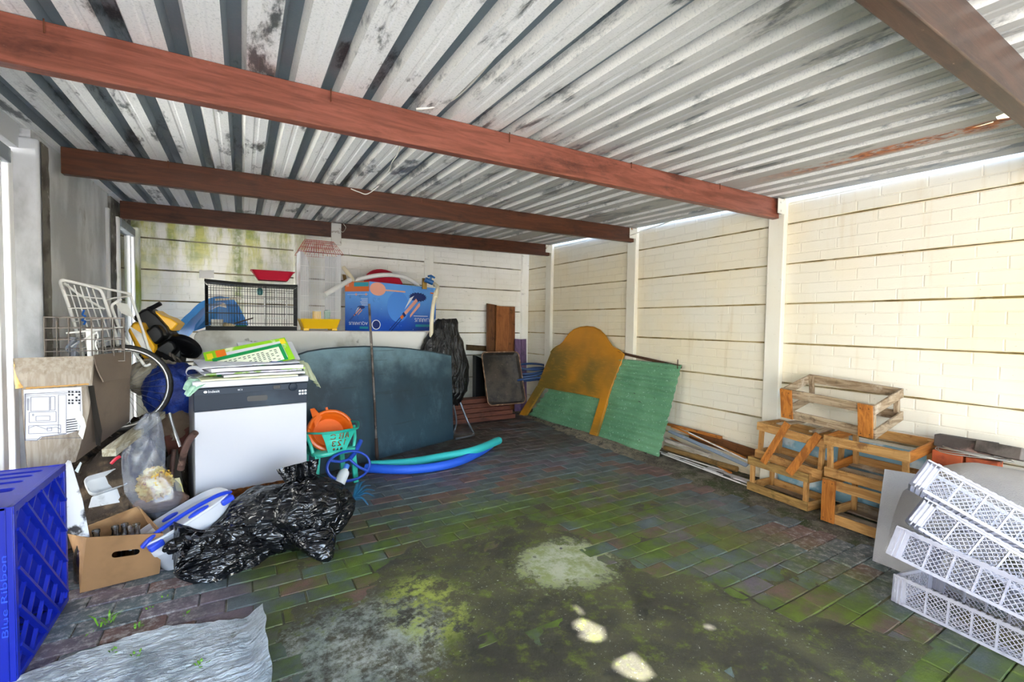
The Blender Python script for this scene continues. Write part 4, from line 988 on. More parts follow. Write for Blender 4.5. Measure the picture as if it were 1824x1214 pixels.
MB().tube([cvp+Vector((-.035, -.03, .045)), cvp+Vector((0, -.03, .055)), cvp+Vector((.045, -.02, .035))], .011, 8).build('valve_handle', bv_m, pp, smooth=40)
tag(MB().box((0, 0, 0), (.05, .02, .12)).build('brass_fitting', M('brass', '#8a6d2f', .4, .6)), 'brown fitting beside the blue valve', 'fitting').location = PY(756, 505, 4.84)

# ---- big grey-blue board with a bowed top leaning on the counter
bb = NT('blue_grey_board'); pos = bb.coord('Position'); sx = bb.n('ShaderNodeSeparateXYZ'); bb.l(bb.n('ShaderNodeNewGeometry').outputs['Position'], sx.inputs[0])
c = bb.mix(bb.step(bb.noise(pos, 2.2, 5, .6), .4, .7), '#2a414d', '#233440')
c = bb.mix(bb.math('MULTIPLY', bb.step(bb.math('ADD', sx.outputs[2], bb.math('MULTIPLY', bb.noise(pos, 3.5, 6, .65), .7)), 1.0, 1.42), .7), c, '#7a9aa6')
c = bb.mix(bb.math('MULTIPLY', bb.step(bb.noise(bb.coord('Position', (1, 1, .6)), 4.5, 7, .75), .52, .78), .5), c, '#56737f')
c = bb.mix(bb.math('MULTIPLY', bb.step(bb.noise(bb.coord('Position', (.5, .5, 14)), 3.2, 3, .5), .665, .68), .5), c, '#202a31')
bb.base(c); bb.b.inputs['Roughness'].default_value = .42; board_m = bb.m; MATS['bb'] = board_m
o0 = Vector((1.0, 4.00, 0)); dr = Vector((.845, .325, 0)).normalized(); bn = Vector((dr.y, -dr.x, .10)).normalized()
def bp(x, y): return PN(x, y, o0, bn)
out = [(512, 648), (530, 632), (548, 626), (575, 621.5), (610, 618.5), (650, 617), (690, 618), (730, 621), (770, 626.5), (804, 633), (805, 680), (806.5, 730), (808, 784.5), (770, 796), (720, 809.5), (670, 822), (610, 838), (545, 855), (512, 862), (508, 750)]
pf = [bp(*q) for q in out]
pf = [Vector((p.x, p.y, max(p.z, .004))) for p in pf]
bd = thing('table_top', 'big blue-grey board with a bowed top edge leaning against the counter', 'board', o0)
fc = MB(); ctr = sum(pf, Vector())/len(pf)
vs = pf+[p-bn*.012 for p in pf]; n = len(pf)
fc.add(vs, [tuple(range(n-1, -1, -1)), tuple(range(n, 2*n))]+[(i, (i+1) % n, n+(i+1) % n, n+i) for i in range(n)])
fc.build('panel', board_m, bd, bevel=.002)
MB().tube([p-bn*.006 for p in pf[1:10]], .0085, 6).build('edge_strip', M('dark_edge', '#26343d', .5), bd, smooth=50)
MB().tube([p-bn*.006 for p in pf[12:19]], .007, 6).build('edge_strip', MATS['dark_edge'], bd, smooth=50)
stick = M('grey_metal_pole', '#6b625c', .6, .4, layers=[('#3a2c24', 7, .5, .66), ('#9c948c', 15, .6, .7)])
rp = [PZ(672, 823, .004), PY(661, 600, 4.05), PY(657.5, 541, 4.085)]
sp = thing('pole', 'rusty grey pole standing in front of the blue-grey board, pointed at the foot', 'pole', rp[0])
sp_ = spline([rp[0], rp[0]+(rp[2]-rp[0])*.5+Vector((.0, -.01, 0)), rp[2]], 8)
MB().tube(sp_[2:], .0105, 10).build('shaft', stick, sp, smooth=50)
MB().tube([sp_[0], sp_[1], sp_[3]], [.005, .017, .0135], 10).build('tip', M('dark_rust_tip', '#3a2a22', .8, .3), sp, smooth=50)

# ---- swimming noodles
foam_t = M('turquoise_foam', '#2fb3b0', .7, bump=(120, .2)); foam_b = M('blue_foam', '#1f57c8', .6, bump=(120, .2))
R_ = .036
tp = spline([PZ(664, 831, .045), PZ(730, 826, .04), PZ(790, 815, .052), PZ(845, 803, .078), PZ(889, 784, .07)], 8)
bp_ = spline([PZ(652, 833, .037), PZ(715, 836, .037), PZ(770, 832, .037), PZ(815, 822, .037), PZ(850, 807, .037), PZ(874, 792, .037)], 8)
off = Vector((-.02, .06, 0))
tag(MB().tube([p+off*(1-i/len(tp)) for i, p in enumerate(tp)], R_, 18).build('pool_noodle', foam_t, smooth=50), 'turquoise foam pool noodle on the pavers, lying over the blue one', 'pool noodle', 'foam pool noodles')
tag(MB().tube(bp_, R_, 18).build('pool_noodle', foam_b, smooth=50), 'blue foam pool noodle on the pavers under the turquoise one', 'pool noodle', 'foam pool noodles')

# ---- black wrapped bundle on a folded tubular frame
bag_m = NT('dusty_black_plastic'); pos = bag_m.coord('Position'); c = bag_m.mix(bag_m.step(bag_m.noise(pos, 6, 6, .7), .42, .66), '#08080a', '#1f1c1a')
bag_m.base(c); bag_m.b.inputs['Roughness'].default_value = .28; bag_m.b.inputs['Specular IOR Level'].default_value = .35; bag_m.bump(bag_m.noise(bag_m.coord('Position', (2, 2, .7)), 7, 4, .6, 1.0), 1.0, .05); bag_m = bag_m.m
rows = [(568, 781, 811), (574, 774, 814), (589, 767, 816), (606, 757, 823), (625, 748, 828), (654, 746, 834), (680, 752, 834), (697, 765, 830), (710, 785, 824), (721, 800, 817)]
yb_ = 4.55; rings = []
for (py, xl, xr) in rows:
    a, b = PY(xl, py, yb_), PY(xr, py, yb_); w = (b-a).length/2; m_ = (a+b)/2; d_ = min(.085, w*.5)
    rings.append([m_+Vector((w*math.cos(t)*(1+.05*nz(t*2, py*.05)), d_*math.sin(t)*(1+.14*nz(math.cos(t)*3, math.sin(t)*3, py*.03)), .02*nz(t*2, py))) for t in [2*PI*i/40 for i in range(40)]])
rings2 = []
for i in range(len(rings)-1):
    for k in range(5):
        t = k/5; rings2.append([rings[i][j].lerp(rings[i+1][j], t) for j in range(40)])
rings2.append(rings[-1])
for r_i, rg in enumerate(rings2):
    for j in range(40):
        p = rg[j]; n_ = Vector((math.cos(2*PI*j/40), math.sin(2*PI*j/40), 0)); rg[j] = p+n_*(.011*(1-abs(nz(p.x*16+p.z*3, p.z*5, p.y*9))*2)+.006*nz(p.x*40, p.z*14))
wb_ = thing('wrapped_bundle', 'tall bundle wrapped in black plastic on tubular legs beside the blue-grey board', 'bundle', PZ(830, 776, 0))
MB().loft(rings2).build('wrapping', bag_m, wb_, smooth=70)
chr_ = M('grey_tube', '#6f747b', .35, .7)
MB().tube(spline([PY(816, 706, 4.55), PY(825, 730, 4.50), PY(834, 752, 4.45), PZ(843, 770, .016), PZ(842, 775, .016), PZ(828, 778, .016), PZ(812, 781, .016)], 6), .012, 8).build('leg', chr_, wb_, smooth=50)
MB().tube(spline([PY(806, 715, 4.52), PY(811, 735, 4.53), PY(813, 752, 4.54), PY(810, 765, 4.55), PZ(808, 772, .016)], 6), .010, 8).build('leg', chr_, wb_, smooth=50)

# ---- back right corner: red planks, tray, board offcuts, purple plank, hose
redw = wood('red_brown_wood', '#6a3a2a', '#4a271c', 'x', '#2a1a14')
for k in range(5):
    a, b = Vector((1.97+.03*(k % 2), 5.02+.03*k*.3, .035+.055*k)), Vector((3.0-.03*k, 5.02+.02*k, .035+.055*k))
    plank('plank', ['dark red plank on the ground, lowest of the stack under the rusty tray', 'second dark red plank up in the stack below the rusty tray', 'middle dark red plank in the stack in the back corner', 'fourth dark red plank up in the stack in the back corner', 'topmost dark red plank of the stack behind the rusty tray'][k], 'plank', a, b, .17, .052, redw, UZ, 'dark red planks in the back corner')
tray_m = NT('burnt_tray'); pos = tray_m.coord('Position'); c = tray_m.mix(tray_m.step(tray_m.noise(pos, 5, 6, .7), .40, .62), '#1f1a17', '#40372f'); c = tray_m.mix(tray_m.math('MULTIPLY', tray_m.step(tray_m.noise(pos, 14, 6, .8), .58, .68), .8), c, '#64564a')
tray_m.base(c); tray_m.b.inputs['Roughness'].default_value = .55; tray_m = tray_m.m
rim_m = M('rusty_rim', '#7a5a45', .5, .5, layers=[('#a98a70', 14, .5, .65), ('#3d2a20', 10, .6, .7)])
t0, t1 = PY(872, 722, 4.83), PY(939, 717, 4.80); tu0, tu1 = PY(854, 628, 5.06), PY(920, 626.5, 5.03)
tr_ = thing('tray', 'rusty dark metal tray with rounded corners leaning on the red planks', 'tray', (t0+t1)/2)
xv = ((t1-t0)+(tu1-tu0))/2; yv = ((tu0-t0)+(tu1-t1))/2; Wt, Ht = xv.length, yv.length; cT = (t0+t1+tu0+tu1)/4
TT = basis(cT, xv, yv)
MB().loft([[(x, y, z) for x, y in rrect(Wt*s, Ht*s, .05)] for s, z in ((1.0, .012), (.97, .012), (.90, -.022))], T=TT, capa=False).build('pan', tray_m, tr_, smooth=50)
MB().tube([TT @ Vector((x, y, .013)) for x, y in rrect(Wt, Ht, .055, 6)], .008, 8, closed=True).build('rolled_rim', rim_m, tr_, smooth=50)
brw = wood('veneer_board', '#8a5732', '#6f4022', 'z', '#4f2d17', rough=.5)
def slab_px(name, label, cat, q, y, th, m, y2=None, group=None, foot=None):
    P = [PY(px_, py_, y if k < 2 else (y2 or y)) for k, (px_, py_) in enumerate(q)]
    if foot is not None:
        for p in P[:2]: p.z = foot
    o = MB().loft([P, [p+Vector((0, th, 0)) for p in P]]).build(name, m, bevel=.0015); return tag(o, label, cat, group)
slab_px('shelf_board', 'dark brown shelf board standing leftmost of three by the back wall', 'board', [(868, 650), (886, 650), (885, 543), (867.5, 540)], 5.38, .02, wood('veneer_dark', '#6d4426', '#54321a', 'z', '#3a2210', rough=.5), 5.46, 'brown shelf boards', foot=.02)
slab_px('shelf_board', 'orange-brown shelf board standing in front of the other two by the back wall', 'board', [(882, 650), (905, 650), (907, 547), (885, 544)], 5.33, .02, wood('veneer_orange', '#9a5f34', '#86502a', 'z', '#6b3c1d', rough=.5), 5.42, 'brown shelf boards', foot=.02)
slab_px('shelf_board', 'grey-brown shelf board standing nearest the corner by the back wall', 'board', [(902, 650), (918, 650), (917.5, 546), (894, 545)], 5.40, .016, brw, 5.48, 'brown shelf boards', foot=.02)
pur = wood('purple_paint', '#6a5272', '#55415c', 'z', '#3b2d40')
slab_px('purple_plank', 'purple painted plank standing in the far corner next to the shelf boards', 'plank', [(918, 700), (928.5, 700), (928, 604), (917.5, 603)], 5.26, .02, pur, 5.40, 'purple planks', foot=.02)
slab_px('purple_plank', 'purple painted plank standing against the corner post', 'plank', [(929.5, 700), (939, 700), (937.5, 603.5), (928.8, 604)], 5.28, .02, pur, 5.42, 'purple planks', foot=.02)
slab_px('dark_box', 'black plastic box end standing behind the rusty tray', 'box', [(848, 684), (866, 690), (862, 640), (848, 633)], 5.16, .10, blkp, foot=.015)
slab_px('wood_block', 'short dark brown wood strip fixed on the back wall beside the shelf boards', 'block', [(832, 623.5), (867, 625.5), (867, 616), (832, 613.5)], 5.515, .035, wood('dark_oak', '#4d3a1e', '#372812', 'x', '#221809'))
hb_m = M('blue_hose', '#1f3a63', .4); hs = MB()
for k in range(4):
    c0 = PY(945, 652+9*k, 5.12-.05*k)
    hs.tube([c0+Vector((.22*math.cos(t), .11*math.sin(t)-.05, .03*math.sin(t+k)+.012*k)) for t in [2*PI*i/30 for i in range(30)]], .015, 8, closed=True)
tag(hs.build('hose_coil', hb_m, smooth=60), 'dark blue hose coiled in the far corner behind the headboard leg', 'hose')

# ---- strap bracket and hanging strings under the roof
sb = MB().span((PY(590, 420, 4.915).x, 4.915, PY(590, 435, 4.915).z), (PY(608, 420, 4.915).x, 4.929, PY(590, 396, 4.915).z)).build('strap_bracket', M('galv_strap', '#b5b3ad', .4, .6, layers=[('#6b5d50', 12, .55, .7)]), bevel=.003)
tag(sb, 'small galvanised strap bracket on the rear beam above the bird cage', 'bracket')
string_m = M('white_string', '#e2dfd6', .8); wire_d = M('thin_wire', '#c9c2b2', .5, .4)
def zroof(x, y): return PZ(x, y, 2.115)
tag(MB().tube(spline([PZ(948, -25, 2.13), PZ(918, 50, 2.14), PZ(888, 92, 2.14), PZ(858, 128, 2.145), PZ(838, 150, 2.14), PZ(808, 176, 2.14), PZ(775, 190, 2.135), PZ(741, 194, 2.12)], 6), .0045, 6).build('string', string_m, smooth=60), 'white string tucked along a roof rib in front of the nearest beam', 'string')
tag(MB().tube(spline([PY(714, 256, 2.05), PY(708, 275, 2.4), PY(698, 290, 2.7), PY(690, 310, 3.0), PY(678, 328, 3.25), PY(655, 345, 3.40), PY(640, 342, 3.42), PY(625, 336, 3.42)], 6), .0035, 6).build('string', string_m, smooth=60), 'white string drooping between the nearest and the middle beam', 'string')
tag(MB().tube(spline([PY(611, 385, 4.90), PY(612, 398, 4.90), PY(616, 405, 4.90), PY(611, 413, 4.90), PY(606, 410, 4.90)], 6), .003, 6).build('string', wire_d, smooth=60), 'short curl of wire hanging by the strap bracket', 'wire')
tag(MB().tube(spline([PX(1099, 428, 3.40), PX(1140, 413, 3.44), PX(1200, 392, 3.45), PX(1270, 369, 3.47)], 6), .005, 6).build('cable', string_m, smooth=60), 'white cable strung from the middle beam bracket along the top of the cream wall', 'cable')
tag(MB().tube(spline([PX(1108, 405, 3.46), PX(1160, 395, 3.46), PX(1215, 386, 3.46), PX(1260, 375, 3.46)], 6), .004, 6).build('cable', string_m, smooth=60), 'thinner white cable just above the other one on the cream wall', 'cable')

# ---- blue play slide lying behind the black cage, its end hanging over the counter corner
sl_b_ = M('blue_slide', '#4f9be6', .35, layers=[('#3f84d4', 3, .5, .7), ('#8fbce8', 6, .66, .76)])
pc = spline([PY(312, 606, 4.84), PY(330, 590, 4.94), PY(347, 573, 5.05), PY(366, 552, 5.12), PY(386, 541, 5.15), PY(402, 539, 5.16), PY(413, 552, 5.17), PY(424, 574, 5.18), PY(430, 584, 5.18)], 5)
sl = thing('slide', 'light blue plastic slide end behind the black cage, arching over the counter corner', 'slide', pc[0])
rg = []
for i, p in enumerate(pc):
    d_ = (pc[min(i+1, len(pc)-1)]-pc[max(i-1, 0)]).normalized(); s_ = Vector((.25, 1, 0)); s_ = (s_-d_*s_.dot(d_)).normalized(); n_ = s_.cross(d_); n_ = n_ if n_.z > 0 or abs(n_.z) < .2 else -n_
    w_, h_ = .09, .05
    rg.append([p+s_*a+n_*b_ for a, b_ in ((-w_, h_), (-w_-.012, h_), (-w_-.012, -.006), (w_+.012, -.006), (w_+.012, h_), (w_, h_), (w_-.004, .004), (-w_+.004, .004))])
MB().loft(rg).build('chute', sl_b_, sl, smooth=40)
sd_ = [PY(366, 556, 5.045), PY(390, 545, 5.070), PY(404, 548, 5.080), PY(420, 575, 5.110), PY(404, 584, 5.110), PY(384, 575, 5.080), PY(362, 584, 5.050), PY(345, 590, 5.010), PY(348, 578, 5.010)]
MB().loft([sd_, [p+Vector((0, .02, 0)) for p in sd_]]).build('side_skirt', sl_b_, sl)
# ================================================================== LEFT: dishwasher and its papers
W_D = .60; d0 = Vector((-.238, 3.075, 0)); d1 = Vector((.358, 3.165, 0)); dx_ = (d1-d0).normalized(); dy_ = Vector((-dx_.y, dx_.x, 0))
TD = basis(d0, dx_, dy_)                       # x along the front, y into the body, z up
TD = Matrix((dx_, dy_, UZ)).transposed().to_4x4(); TD.translation = d0
dw = bpy.data.objects.new('dishwasher', None); COL.objects.link(dw); dw.matrix_basis = TD; dw.empty_display_size = .05
tag(dw, 'white dishwasher with a dark control panel and a rusty lower edge, papers piled on top', 'dishwasher')
enam = M('dishwasher_white', '#bcbdc5', .35, layers=[('#b0b1ba', 2.2, .6, .8)], coat=.2)
pan = M('control_panel_blue', '#252e3b', .4, layers=[('#36424f', 3, .5, .75)], spec=.15); pdk = M('panel_dark', '#0c0e12', .4)
def dpart(n, a, b, m, bev=.003):
    o = MB().span(a, b).build(n, m, bevel=bev); o.parent = dw; return o
dpart('cabinet', (.004, .022, .10), (W_D-.004, .50, .822), M('cabinet_grey', '#bfc0c4', .4), .004)
dpart('lid', (-.006, -.012, .823), (W_D+.006, .51, .862), enam, .006)
door = dpart('door', (.003, .0, .205), (W_D-.003, .020, .688), enam, .005)
panel = dpart('control_panel', (.0, -.006, .690), (W_D, .020, .820), pan, .004)
dpart('panel_strip', (.002, -.009, .782), (W_D-.002, -.0055, .817), M('panel_strip', '#2e3846', .4, spec=.15), .001)
hr = MB().plate([(p[0]+.315, p[1]+.742) for p in rrect(.11, .032, .012)], [], .004, Matrix(((1, 0, 0, 0), (0, 0, 1, -.0095), (0, 1, 0, 0), (0, 0, 0, 1)))).build('handle', pdk); hr.parent = panel
kn = MB().lathe([(.026, 0), (.024, .014), (.012, .018)], 20, Matrix.Translation((.513, -.0085, .796)) @ RT((0, 0, 0), (PI/2, 0, 0))).build('knob', pan, smooth=40); kn.parent = panel
for x, w in ((.40, .030), (.425, .016)):
    k = MB().span((x, -.012, .79), (x+w, -.009, .812)).build('button', pdk, bevel=.002); k.parent = panel
fx = Matrix(((1, 0, 0, 0), (0, 0, -1, -.0095), (0, 1, 0, 0), (0, 0, 0, 1)))
prt = M('panel_print', '#e8ecf2', .4)
for (txt, x, z, s) in (('Indesit', .095, .80, .021), ('EC 5', .225, .80, .012), ):
    l_ = lettering('lettering', txt, s, fx @ Matrix.Translation((x, z, .0004)), prt, None, .0002); l_.parent = panel
ml = MB().plate([(.055+.009*math.cos(a), .80+.007*math.sin(a)) for a in [2*PI*i/12 for i in range(12)]], [], .0004, fx).build('emblem', prt); ml.parent = panel
for i in range(3):
    for j in range(2):
        q = MB().span((.548+.017*i, -.0072, .742+.018*j), (.560+.017*i, -.0062, .753+.018*j)).build('symbol', prt); q.parent = panel
rst = NT('rust_flakes'); pos = rst.coord('Position'); rst.base(rst.mix(rst.step(rst.noise(pos, 40, 6, .8), .4, .6), '#5a3215', '#9a5a20')); rst.b.inputs['Roughness'].default_value = .9; rst = rst.m
rb = MB(); xs = [W_D*i/40 for i in range(41)]
ro = [(x, .212+.010*nz(x*30, 1)+.006*nz(x*70, 2)) for x in xs]+[(x, .175+.016*nz(x*22, 5)-.02*math.sin(x*4)) for x in reversed(xs)]
rb.plate(ro, [], .002, fx @ Matrix.Translation((0, 0, -.0075))); o = rb.build('rusty_edge', rst); o.parent = dw
o = MB().span((.012, .006, .100), (W_D-.012, .022, .185)).build('kick_plate', M('pale_kick_plate', '#d8d6d2', .5, layers=[('#7a4a22', 9, .55, .7)]), bevel=.002); o.parent = dw
for x in (.03, W_D-.06):
    for y in (.04, .43):
        f = MB().lathe([(.016, 0.006), (.016, .02), (.01, .02), (.01, .102)], 10, Matrix.Translation((x+.015, y, 0))).build('foot', pdk, smooth=40); f.parent = dw
# papers, in a loose pile on the lid; coordinates in the dishwasher's frame
zt = .8635
def paper(name, label, cat, c, size, rot, z, m, th=.003, sag=.0, tilt=(0, 0), group='papers on the dishwasher', nu=14, nv=8, wob=.004, seed=0):
    b = MB(); w, d = size; cr, sr = math.cos(rot), math.sin(rot)
    def f(u, v):
        a, bb_ = (u-.5)*w, (v-.5)*d
        zz = z + tilt[0]*a + tilt[1]*(bb_+d/2) + wob*abs(nz(u*3+seed, v*3, seed)) - sag*max(0, abs(u-.5)-.32)**2*40
        return TD @ Vector((c[0]+a*cr-bb_*sr, c[1]+a*sr+bb_*cr, zz))
    o = b.sheet(f, nu, nv, th).build(name, m, smooth=60); return tag(o, label, cat, group)
pw = M('paper_white', '#d5d6dc', .6, layers=[('#c9ccd4', 4, .55, .7)]); pg = M('paper_lime', '#8fce24', .5, layers=[('#dfe8c0', 9, .55, .66)]); pgn = M('paper_green', '#128a48', .5, layers=[('#2aa567', 5, .5, .7)])
plav = M('paper_lavender', '#c8cbdd', .45, layers=[('#eceef4', 5, .45, .6)]); pmix = M('magazine_cover', '#a9a7b5', .5, layers=[('#6d8f3a', 16, .5, .6), ('#e3e0e6', 11, .6, .7)]); pcr = M('paper_cream', '#d9dcb8', .6, layers=[('#b9c79b', 7, .5, .7)])
mint = M('mint_cloth', '#bfe0cd', .9, layers=[('#93bca8', 9, .5, .68)], bump=(60, .3)); sage = M('sage_cloth', '#b9c0a3', .9, layers=[('#8f9879', 8, .5, .7)], bump=(60, .3))
paper('newspaper', 'cream leaflets at the bottom of the paper pile on the dishwasher', 'paper', (.28, .10), (.50, .30), .03, zt+.006, pcr, .008)
paper('magazine', 'white booklet low in the paper pile, right half of the dishwasher lid', 'magazine', (.36, .12), (.44, .28), .02, zt+.020, pw, .012)
paper('magazine', 'green and grey magazine in the middle of the paper pile', 'magazine', (.30, .14), (.52, .30), .06, zt+.036, pmix, .010)
paper('magazine', 'lime green leaflet showing at the right end of the paper pile', 'magazine', (.52, .12), (.14, .20), .02, zt+.044, pg, .008)
paper('magazine', 'thick white catalogue under the lavender sheet on the paper pile', 'magazine', (.32, .16), (.50, .32), .08, zt+.056, pw, .020)
paper('magazine', 'shiny lavender-white sheet on the front of the paper pile', 'magazine', (.29, .15), (.53, .28), .05, zt+.076, plav, .004, tilt=(.02, .10))
tag(MB().add([TD @ Vector(p) for p in ((.40, .055, zt+.088), (.47, .05, zt+.088), (.49, .10, zt+.094), (.44, .12, zt+.096))], [(0, 1, 2, 3)]).build('sticker', M('blue_print', '#3148a8', .5)), 'blue printed scrap on the lavender sheet', 'scrap', 'papers on the dishwasher').modifiers.new('t', 'SOLIDIFY').thickness = .001
paper('magazine', 'white folded sheets standing up at the back right of the paper pile', 'magazine', (.44, .30), (.34, .16), .10, zt+.082, pw, .010, tilt=(.0, .70), wob=.012)
# calendar: lime backing card, white sheet and a green table sheet, propped at a slant
def card_T(px_bl, px_br, px_tl, yb0, yt0):
    a, b, c = PY(*px_bl, yb0), PY(*px_br, yb0+.05), PY(*px_tl, yt0); return a, b-a, c-a
a, ex, ey = card_T((372, 664), (515, 634), (362, 630), 3.20, 3.36)
cal = thing('calendar', 'lime and green calendar card with a table of dates standing on the paper pile', 'calendar', a)
def cpl(name, u0, v0, u1, v1, m, off_, th=.0012, skew=0):
    n = ex.cross(ey).normalized(); n = n if n.y < 0 else -n
    P = [a+ex*u+ey*v+n*off_ for u, v in ((u0, v0), (u1, v0+skew), (u1, v1+skew), (u0, v1))]
    return MB().loft([P, [p+n*th for p in P]]).build(name, m, cal)
cpl('backing_card', 0, -.2, 1.06, 1.06, pg, 0); cpl('white_sheet', .16, -.1, .98, .84, pw, .002, skew=.05)
cpl('orange_spot', .14, .62, .26, 1.0, M('print_orange2', '#f07a22', .5), .004); cpl('emblem', .03, .62, .10, .92, M('print_yellow', '#e8cf2a', .5), .004); cpl('emblem', .97, .70, 1.04, .98, MATS['print_yellow'], .004)
cpl('table_sheet', .08, -.30, .97, .62, pgn, .006, skew=.12); cpl('table_field', .13, -.28, .92, .44, M('table_field', '#dfe6cf', .6), .008, skew=.12)
cells = MB(); n = ex.cross(ey).normalized(); n = n if n.y < 0 else -n; dk = M('print_dark', '#4a5a4a', .6); rc = random.Random(4)
for i in range(13):
    for j in range(7):
        if rc.random() < .78:
            u = .145+.058*i; v = -.24+.09*j+.12*(u-.13)/.8
            cells.add([a+ex*uu+ey*vv+n*.0096 for uu, vv in ((u, v), (u+.034, v+.005), (u+.034, v+.045), (u, v+.04))], [(0, 1, 2, 3)])
cells.build('table_print', dk, cal, kind='stuff')
# curled paper band, mint cloth at the left, sage cloth at the right
bd_ = MB().tube(spline([PY(362, 668, 3.16), PY(345, 672, 3.14), PY(332, 665, 3.14), PY(336, 656, 3.16), PY(350, 655, 3.20), PY(362, 664, 3.18)], 8), .011, 6, flat=.15).build('paper_band', pw, smooth=60); tag(bd_, 'looped white paper band at the left end of the paper pile', 'paper')
def drape(name, label, pts_top, pts_bot, y0, y1, m):
    t = spline([PY(*q, y0) for q in pts_top], 6); bo = spline([PY(*q, y1) for q in pts_bot], 6); N = min(len(t), len(bo))-1
    def f(u, v):
        i = u*N; k = min(int(i), N-1); fr = i-k; p = t[k].lerp(t[k+1], fr); q = bo[k].lerp(bo[k+1], fr)
        r = p.lerp(q, v); return r+Vector((.008*math.sin(u*25+v*3), .014*math.sin(u*22+v*2), .01*math.sin(v*PI)))
    return tag(MB().sheet(f, 40, 12, .002).build(name, m, smooth=70), label, 'cloth')
drape('mint_cloth', 'pale mint cloth hanging over the left edge of the dishwasher lid', [(334, 672), (360, 676), (380, 676)], [(329, 690), (333, 706), (341, 700)], 3.12, 3.03, mint)
drape('sage_cloth', 'sage green cloth hanging over the right edge of the dishwasher lid', [(528, 642), (545, 645), (553, 668)], [(546, 668), (560, 680), (569, 690)], 3.34, 3.22, sage)

# ================================================================== bin bags
def bag_mat(name, rot):
    t = NT(name); t.base((.005, .0055, .007)); t.b.inputs['Roughness'].default_value = .13; t.b.inputs['Specular IOR Level'].default_value = .6
    ab = lambda v, s, d, di: t.math('ABSOLUTE', t.math('SUBTRACT', t.noise(v, s, d, .5, di), .5))
    v1 = t.coord('Position', (1.2, 6, 6), rot); v2 = t.coord('Position')
    h = t.math('ADD', ab(v1, 2.6, 3, .8), t.math('MULTIPLY', ab(v2, 6.5, 2, 1.0), .6)); t.bump(h, 1.0, .06); return t.m
bag_a = bag_mat('black_bin_bag', (0, 0, -.55)); bag_b = bag_mat('black_bin_bag_b', (0, 1.0, .5))
def ridg(p, s): return 1-2*abs(noise.noise(p*s))
def bin_bag(label, c, ax, L, rad, prof, seed, flat=.8, cat='bag'):
    """ax points to the tied neck; prof(t) gives the radius factor along it, t from 0 (bottom) to 1 (neck end)"""
    ax = Vector(ax).normalized(); s1, s2 = frame(ax); b = MB(); NU, NV = 96, 80; rings = []
    for j in range(NV+1):
        t = j/NV; rr = []
        for i in range(NU):
            f = 2*PI*i/NU; k = prof(t)
            d = s1*math.cos(f)+s2*math.sin(f)
            p = ax*((t-.45)*L) + d*(rad*k)
            q = Vector((math.cos(f)*1.3, math.sin(f)*1.3, t*1.6))+Vector((seed, seed*.7, 0))
            pl = .028*math.sin(f*11+seed+2*nz(f, t*3, seed))*max(0, t-.45)*1.6*min(1, k*2.5)
            p += d*(.030*ridg(q, 1.6)*min(1, k*1.6) + .016*ridg(q+Vector((3, 1, 2)), 4.1)*min(1, k*1.6) + pl)
            p = Vector((p.x, p.y, p.z*flat)) + Vector(c)
            if p.z < .012: p.z = .006+.004*nz(p.x*20, p.y*20); 
            rr.append(p)
        rings.append(rr)
    return b.loft(rings)
pA = lambda t: max(.02, (math.sin(min(1, t/.62)*PI*.93+.05)**.55 if t < .62 else .0) if False else (math.sqrt(max(0, 1-((t-.34)/.36)**2)) if t < .34 else 1-.86*((t-.34)/.42)**1.15 if t < .76 else .14+.32*((t-.76)/.24)**1.3))
b1 = thing('bin_bag', 'black bin bag lying on its side, its neck toward the white tub', 'bag', (-.02, 2.68, 0), 'black bin bags')
bag1 = bin_bag('', (.03, 2.72, .135), (-.80, -.30, .02), .60, .20, pA, 1.3, .80); bag1.build('sack', bag_a, b1, smooth=80)
nk = MB(); nk.tube(spline([PY(352, 966, 2.55), PY(335, 962, 2.52), PY(316, 972, 2.52), PY(306, 968, 2.56)], 6), [.035+.012*math.sin(i*2.1) for i in range(19)], 14, flat=.6)
nk.build('tied_neck', bag_a, b1, smooth=80)
pC = lambda t: max(.03, math.sqrt(max(0, 1-((t-.42)/.44)**2)) if t < .42 else 1-.9*((t-.42)/.58)**2)
bin_bag('', (-.06, 2.60, .075), (-.80, -.52, .0), .44, .125, pC, 9.2, .8).build('loose_corner', bag_a, b1, smooth=80)
pB = lambda t: max(.02, math.sqrt(max(0, 1-((t-.40)/.42)**2)) if t < .40 else 1-.72*((t-.40)/.42)**1.5 if t < .82 else .28+.10*((t-.82)/.18))
b2 = thing('bin_bag', 'black bin bag slumped in front of the dishwasher corner and the toy chair', 'bag', (.36, 2.80, 0), 'black bin bags')
bin_bag('', (.30, 2.70, .180), (-.12, .30, .85), .46, .215, pB, 4.7, .95).build('sack', bag_b, b2, smooth=80)
MB().tube(spline([PZ(548, 930, .14), PZ(572, 972, .07), PZ(589, 997, .012)], 6), [.15-.135*i/12 for i in range(13)], 14, flat=.55).build('loose_corner', bag_b, b2, smooth=80)
